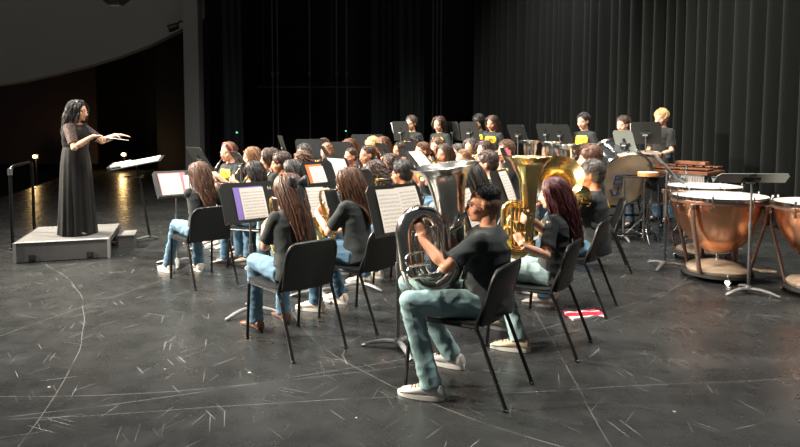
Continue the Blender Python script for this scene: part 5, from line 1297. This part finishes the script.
b = MB(); b.box((-14, 10, -1.05), (16, 34, .1)); struct(b.build('floor_house', mat('dark_house_carpet', (.012, .010, .010), .9), smooth=False))
b = MB(); b.prism([(p0.x, p0.y), (p0.x - .03, p0.y), (p1.x - .03, 24), (p1.x, 24)], -1.0, -.001); struct(b.build('trim_1', mat('stage_lip_wood', (.03, .03, .03), .5), smooth=False))
b = MB(); b.box((-2, 24.1, 3.8), (34, .2, 10)); struct(b.build('wall_back', M_dark, smooth=False))
b = MB(); b.box((0, 11, 8.9), (34, 30, .2)); struct(b.build('ceiling', M_dark, smooth=False))

# curved grey house wall upper left, its lower edge sweeping down to the left
D = 17.0
edge = [(-60, 100), (0, 88), (30, 82.5), (60, 75), (92, 66), (120, 57), (150, 45), (186, 27), (205, 18)]
pts = [at(x, y, D) for x, y in edge]; b = MB(); n = len(pts)
def cy(x): return -.018 * (x + 5.5) ** 2
vs = [V((p.x, p.y + cy(p.x), p.z)) for p in pts] + [V((p.x, p.y + cy(p.x), 8.8)) for p in pts]; vs += [v + V((0, .30, 0)) for v in vs]
fs = []
for i in range(n - 1):
    fs += [(i, i + 1, n + i + 1, n + i), (2 * n + i, 3 * n + i, 3 * n + i + 1, 2 * n + i + 1), (i, 2 * n + i, 2 * n + i + 1, i + 1)]
fs += [(0, n, 3 * n, 2 * n), (n - 1, 3 * n - 1, 4 * n - 1, 2 * n - 1)]
b.add(vs, fs); struct(b.build('wall_left', mat('grey_plaster', (.29, .29, .27), .85, var=.03, vscale=.4), smooth=False))
# proscenium pier
x0 = at(184.5, 100, 16.2).x; x1 = at(199, 100, 16.2).x
b = MB(); b.box(((x0 + x1) / 2, 16.4, 4.4), (x1 - x0, .4, 8.8)); struct(b.build('trim_2', mat('grey_pier', (.24, .24, .23), .85), smooth=False))
# dark red-brown wall panel low on the left, in the house
b = MB(); b.box((-13.2, 22.6, 2.3), (4.4, .12, 4.2)); struct(b.build('wall_panel', mat('dark_oxblood_panel', (.030, .014, .012), .6), smooth=False))
b = MB(); b.box((-7.3, 22.8, 2.2), (3.2, .12, 4.4)); struct(b.build('wall_panel', mat('dark_oxblood_panel2', (.012, .008, .008), .6), smooth=False))

# curtains
def curtain(name, path, z0, z1, amp, wl, m, seed, label=None, kind=None, thick=.012, jit=.55):
    rg = random.Random(seed); path = [V((x, y, 0)) for x, y in path]; segs = [(path[i + 1] - path[i]).length for i in range(len(path) - 1)]; Lt = sum(segs); nn = int(Lt / .016)
    ph = []; s = 0; fi = rg.uniform(0, 6.28); w = wl
    rows = [z0, z0 + .02, z0 + .4, z0 + 1.2, z0 + 2.2, z0 + 3.4, z0 + 4.6, (z0 + z1) / 2 + 1.4, z1]
    xs = []
    amp_loc = []
    a_ = 1.
    for i in range(nn + 1):
        s = i / nn * Lt; k = 0; acc = 0
        while k < len(segs) - 1 and acc + segs[k] < s: acc += segs[k]; k += 1
        d = (path[k + 1] - path[k]).normalized(); p = path[k] + d * (s - acc)
        xs.append((p, V((-d.y, d.x, 0)), fi, a_)); w = wl * (1 + jit * noise.noise(V((s * 1.3, seed, 0))) * 2); fi += 2 * PI * .016 / w; a_ = 1 + .6 * noise.noise(V((s * 2.1, seed + 5, 1)))
    vs = []
    for z in rows:
        g = .75 + .35 * (1 - (z - z0) / (z1 - z0))
        for p, nrm, f, a in xs:
            q = f + .35 * noise.noise(V((p.x, p.y, z * .25))); sh = math.sin(q); off = amp * a * g * (sh + .25 * math.sin(2 * q + 1.1))
            vs.append(V((p.x, p.y, z)) + nrm * off)
    n = nn + 1; fs = [(i * n + j, i * n + j + 1, (i + 1) * n + j + 1, (i + 1) * n + j) for i in range(len(rows) - 1) for j in range(n - 1)]
    b = MB(); b.add(vs, fs); o = b.build(name, m, recalc=False); o.data.polygons.foreach_set('use_smooth', [True] * len(o.data.polygons)); [o.data.attributes.remove(a_) for a_ in list(o.data.attributes) if a_.name == 'sharp_edge']; md = o.modifiers.new('solid', 'SOLIDIFY'); md.thickness = thick
    if kind: o['kind'] = kind
    if label: tag(o, label, 'curtain')
    return o
M_curt = mat('black_velour', (.0062, .0074, .0068), .9, sheen=.06, bump=.1, bscale=120, spec=.2)
M_leg2 = mat('black_green_velour', (.016, .022, .020), .9, sheen=.05, spec=.2)
curtain('stage_curtain', [(2.15, 18.2), (3.4, 16.6), (5.3, 11.5), (6.1, 8.0), (6.5, 4.6)], .02, 8.3, .16, .32, M_curt, 4, 'tall pleated black stage curtain along the whole right side')
def leg(px0, px1, d, lab, seed, amp=.06, wl=.22):
    a = at(px0, 100, d); c = at(px1, 100, d + .25); curtain('side_curtain', [(a.x, a.y), (c.x, c.y)], .02, 8.2, amp, wl, M_leg2, seed, lab)
leg(205, 222, 17.0, 'narrow dark leg curtain right beside the grey pier', 9)
leg(224, 241, 16.2, 'narrow dark leg curtain with a faint lit fold, left of the empty backstage', 11)
leg(372, 396, 18.5, 'dark leg curtain in the middle of the backstage, left of the brighter fold', 14)
leg(400, 424, 17.6, 'dark green-black leg curtain with the brightest fold, centre of the backstage', 17, .09, .30)
leg(476, 500, 18.4, 'dark leg curtain beside the left end of the long pleated curtain', 19)
# backstage pipes and fly lines
M_pipe = mat('dark_pipe', (.10, .10, .095), .5, metal=.3)
PL = [(207, 'left-hand pipe hanging beside the grey pier'), (273, 'left pipe of the pair at the left backstage opening'), (278, 'right pipe of the pair at the left backstage opening'), (310, 'lone pipe in the left backstage opening'), (337, 'left pipe of the middle backstage opening'), (347, 'right pipe of the middle backstage opening'),
      (397, 'pipe at the left edge of the brightest leg curtain'), (433, 'leftmost pipe of the bundle right of the brightest curtain'), (437, 'second pipe of the bundle right of the brightest curtain'), (441, 'rightmost pipe of the bundle right of the brightest curtain')]
for px, lb in PL:
    a = at(px, 100, 19.5); b = MB(); b.tube([(0, 0, .0), (0, 0, 8.8)], .022, 8); b.ell((0, 0, 3.2), (.05, .05, .09), 10, 8); o = b.build('fly_pipe', M_pipe); o.location = (a.x, a.y, 0); tag(o, 'thin dark vertical ' + lb, 'pipe', 'backstage pipes')
a = at(338, 87, 20.2); b = MB(); b.tube([(-2.6, 0, 0), (2.2, 0, 0)], .025, 8); o = b.build('batten', M_pipe); o.location = a
for x_ in (-2.4, -.2, 2.0):
    b = MB(); b.tube([(x_, 0, .02), (x_, 0, 8.8 - a.z)], .008, 6); b.build('lift_line', M_pipe, o)
tag(o, 'thin horizontal batten across the middle backstage opening', 'batten')
# small cue lights
def mk_emit(n, c, s): return mat(n, (.02, .02, .02), .5, emit=c, estr=s)
for px, py, d, lb in ((237, 132.5, 16.0, 'tiny green cue light on the leg curtain left of the backstage'), (346, 131, 19.0, 'tiny green cue light in the middle of the backstage')):
    a = at(px, py, d); b = MB(); b.box((0, .02, 0), (.09, .06, .09), bev=.01); o = b.build('cue_light', M_black); o.location = a
    b = MB(); b.tube([(0, .03, -.04), (0, .03, -a.z)], .015, 8); b.build('post', M_black, o)
    c = MB(); c.ell((0, -.02, 0), (.022, .012, .022), 10, 8); c.build('lamp', mk_emit('green_led', (.1, .8, .5), 1.2), o); tag(o, lb, 'light')
# two glowing aisle lights in the house
for px, py, d, lb in ((35, 156.5, 21.0, 'left glowing warm aisle light low in the dark house'), (123.5, 154.5, 21.5, 'right glowing warm aisle light behind the conductor stand')):
    a = at(px, py, d); b = MB(); b.box((0, .05, 0), (.22, .08, .16), bev=.02); o = b.build('aisle_light', M_black); o.location = a
    b = MB(); b.tube([(0, .06, -.07), (0, .06, (-.999 if px < 60 else .0) - a.z)], .02, 8); b.build('post', M_black, o)
    c = MB(); c.ell((0, -.02, 0), (.07, .04, .045), 12, 8); c.build('lamp', mk_emit('warm_lamp', (1., .62, .22), 26.), o); tag(o, lb, 'light')
    ld = bpy.data.lights.new('aisle_glow', 'POINT'); ld.energy = 10; ld.color = (1, .62, .25); ld.shadow_soft_size = .06; lo = bpy.data.objects.new('aisle_glow', ld); COL.objects.link(lo); lo.location = a + V((0, -.15, 0))
# fixture on the grey wall and a speaker tip hanging into the frame
a = at(175, 28, 16.6); fx = empty('wall_spotlight', a, 0, 'small black spotlight clamped on the grey house wall beside the pier', 'spotlight')
b = MB(); b.tube([V((-.16, 0, -.02)), V((.08, 0, .06))], [.10, .085], 14); b.build('housing', M_black, fx); b = MB(); b.tube([V((.02, .0, .05)), V((.10, .1, .20)), V((.14, .25, .20))], .022, 8); b.build('yoke', M_black, fx)
a = at(115, -6, 9.); hs = MB(); hs.loft([[V((x * s, y * s, z)) for x, y in ((-.22, -.18), (.22, -.18), (.22, .18), (-.22, .18))] for z, s in ((.0, .35), (.14, .9), (.7, 1.))]); o = hs.build('hanging_loudspeaker', M_black, smooth=False); o.location = at(115, 5.5, 9.); tag(o, 'black loudspeaker tip hanging at the top edge of the photo', 'loudspeaker')
b = MB(); b.tube([(0, 0, .7), (0, 0, 8.8 - o.location.z)], .01, 6); b.build('cable', M_frame, o)

# ---------------------------------------------------------------- light
w = bpy.data.worlds.new('world'); scene.world = w; w.use_nodes = True; w.node_tree.nodes['Background'].inputs[0].default_value = (.8, .9, 1, 1); w.node_tree.nodes['Background'].inputs[1].default_value = .028
def spot(loc, tgt, e, ang, col, size=.18, blend=.6):
    l = bpy.data.lights.new('stage_spot', 'SPOT'); l.energy = e; l.spot_size = math.radians(ang); l.spot_blend = blend; l.color = col; l.shadow_soft_size = size
    o = bpy.data.objects.new('stage_spot', l); COL.objects.link(o); o.location = loc; d = V(tgt) - V(loc); o.rotation_euler = d.to_track_quat('-Z', 'Y').to_euler(); return o
WARM = (1., .90, .76); NEU = (1., .96, .90)
# front-of-house rank, from the house on the left
spot((-10.5, 3.0, 6.4), (1.8, 7.4, .9), 6400, 44, WARM)
spot((-10.5, 8.5, 6.6), (1.2, 7.3, .9), 6800, 52, WARM)
spot((-11.0, 10.8, 7.2), (1.2, 8.6, .9), 3400, 60, WARM)
# overhead rank
for x, y, e in ((-3.4, 4.6, 330), (.2, 3.2, 560), (3.6, 3.6, 620), (-2.6, 8.2, 560), (.8, 7.6, 620), (4.0, 7.8, 420), (-1.0, 11.8, 420), (2.6, 12.2, 380)):
    spot((x, y, 8.0), (x + .2, y + .6, 0), e * 1.4, 105, NEU, .25, .9)
l = bpy.data.lights.new('house_wall_fill', 'POINT'); l.energy = 140; l.shadow_soft_size = .3; l.color = (1., .95, .88); o = bpy.data.objects.new('house_wall_fill', l); COL.objects.link(o); o.location = (-8.5, 6, 8.2)  # added fill lamp with no fixture, brightens the grey house wall and pier
for o in scene.objects:
    if 'label' in o and not o.parent and not 4 <= wc(o['label']) <= 16: print('LABEL', len(o['label'].split()), o['label'])
spot((1.2, 12.2, 8.2), (4.4, 14.6, 3.2), 1100, 80, NEU, .25, .9)
scene.view_settings.view_transform = 'Standard'; scene.view_settings.look = 'None'; scene.view_settings.gamma = 1; scene.view_settings.exposure = 1.05; scene.view_settings.use_curve_mapping = False
scene.cycles.max_bounces = 6
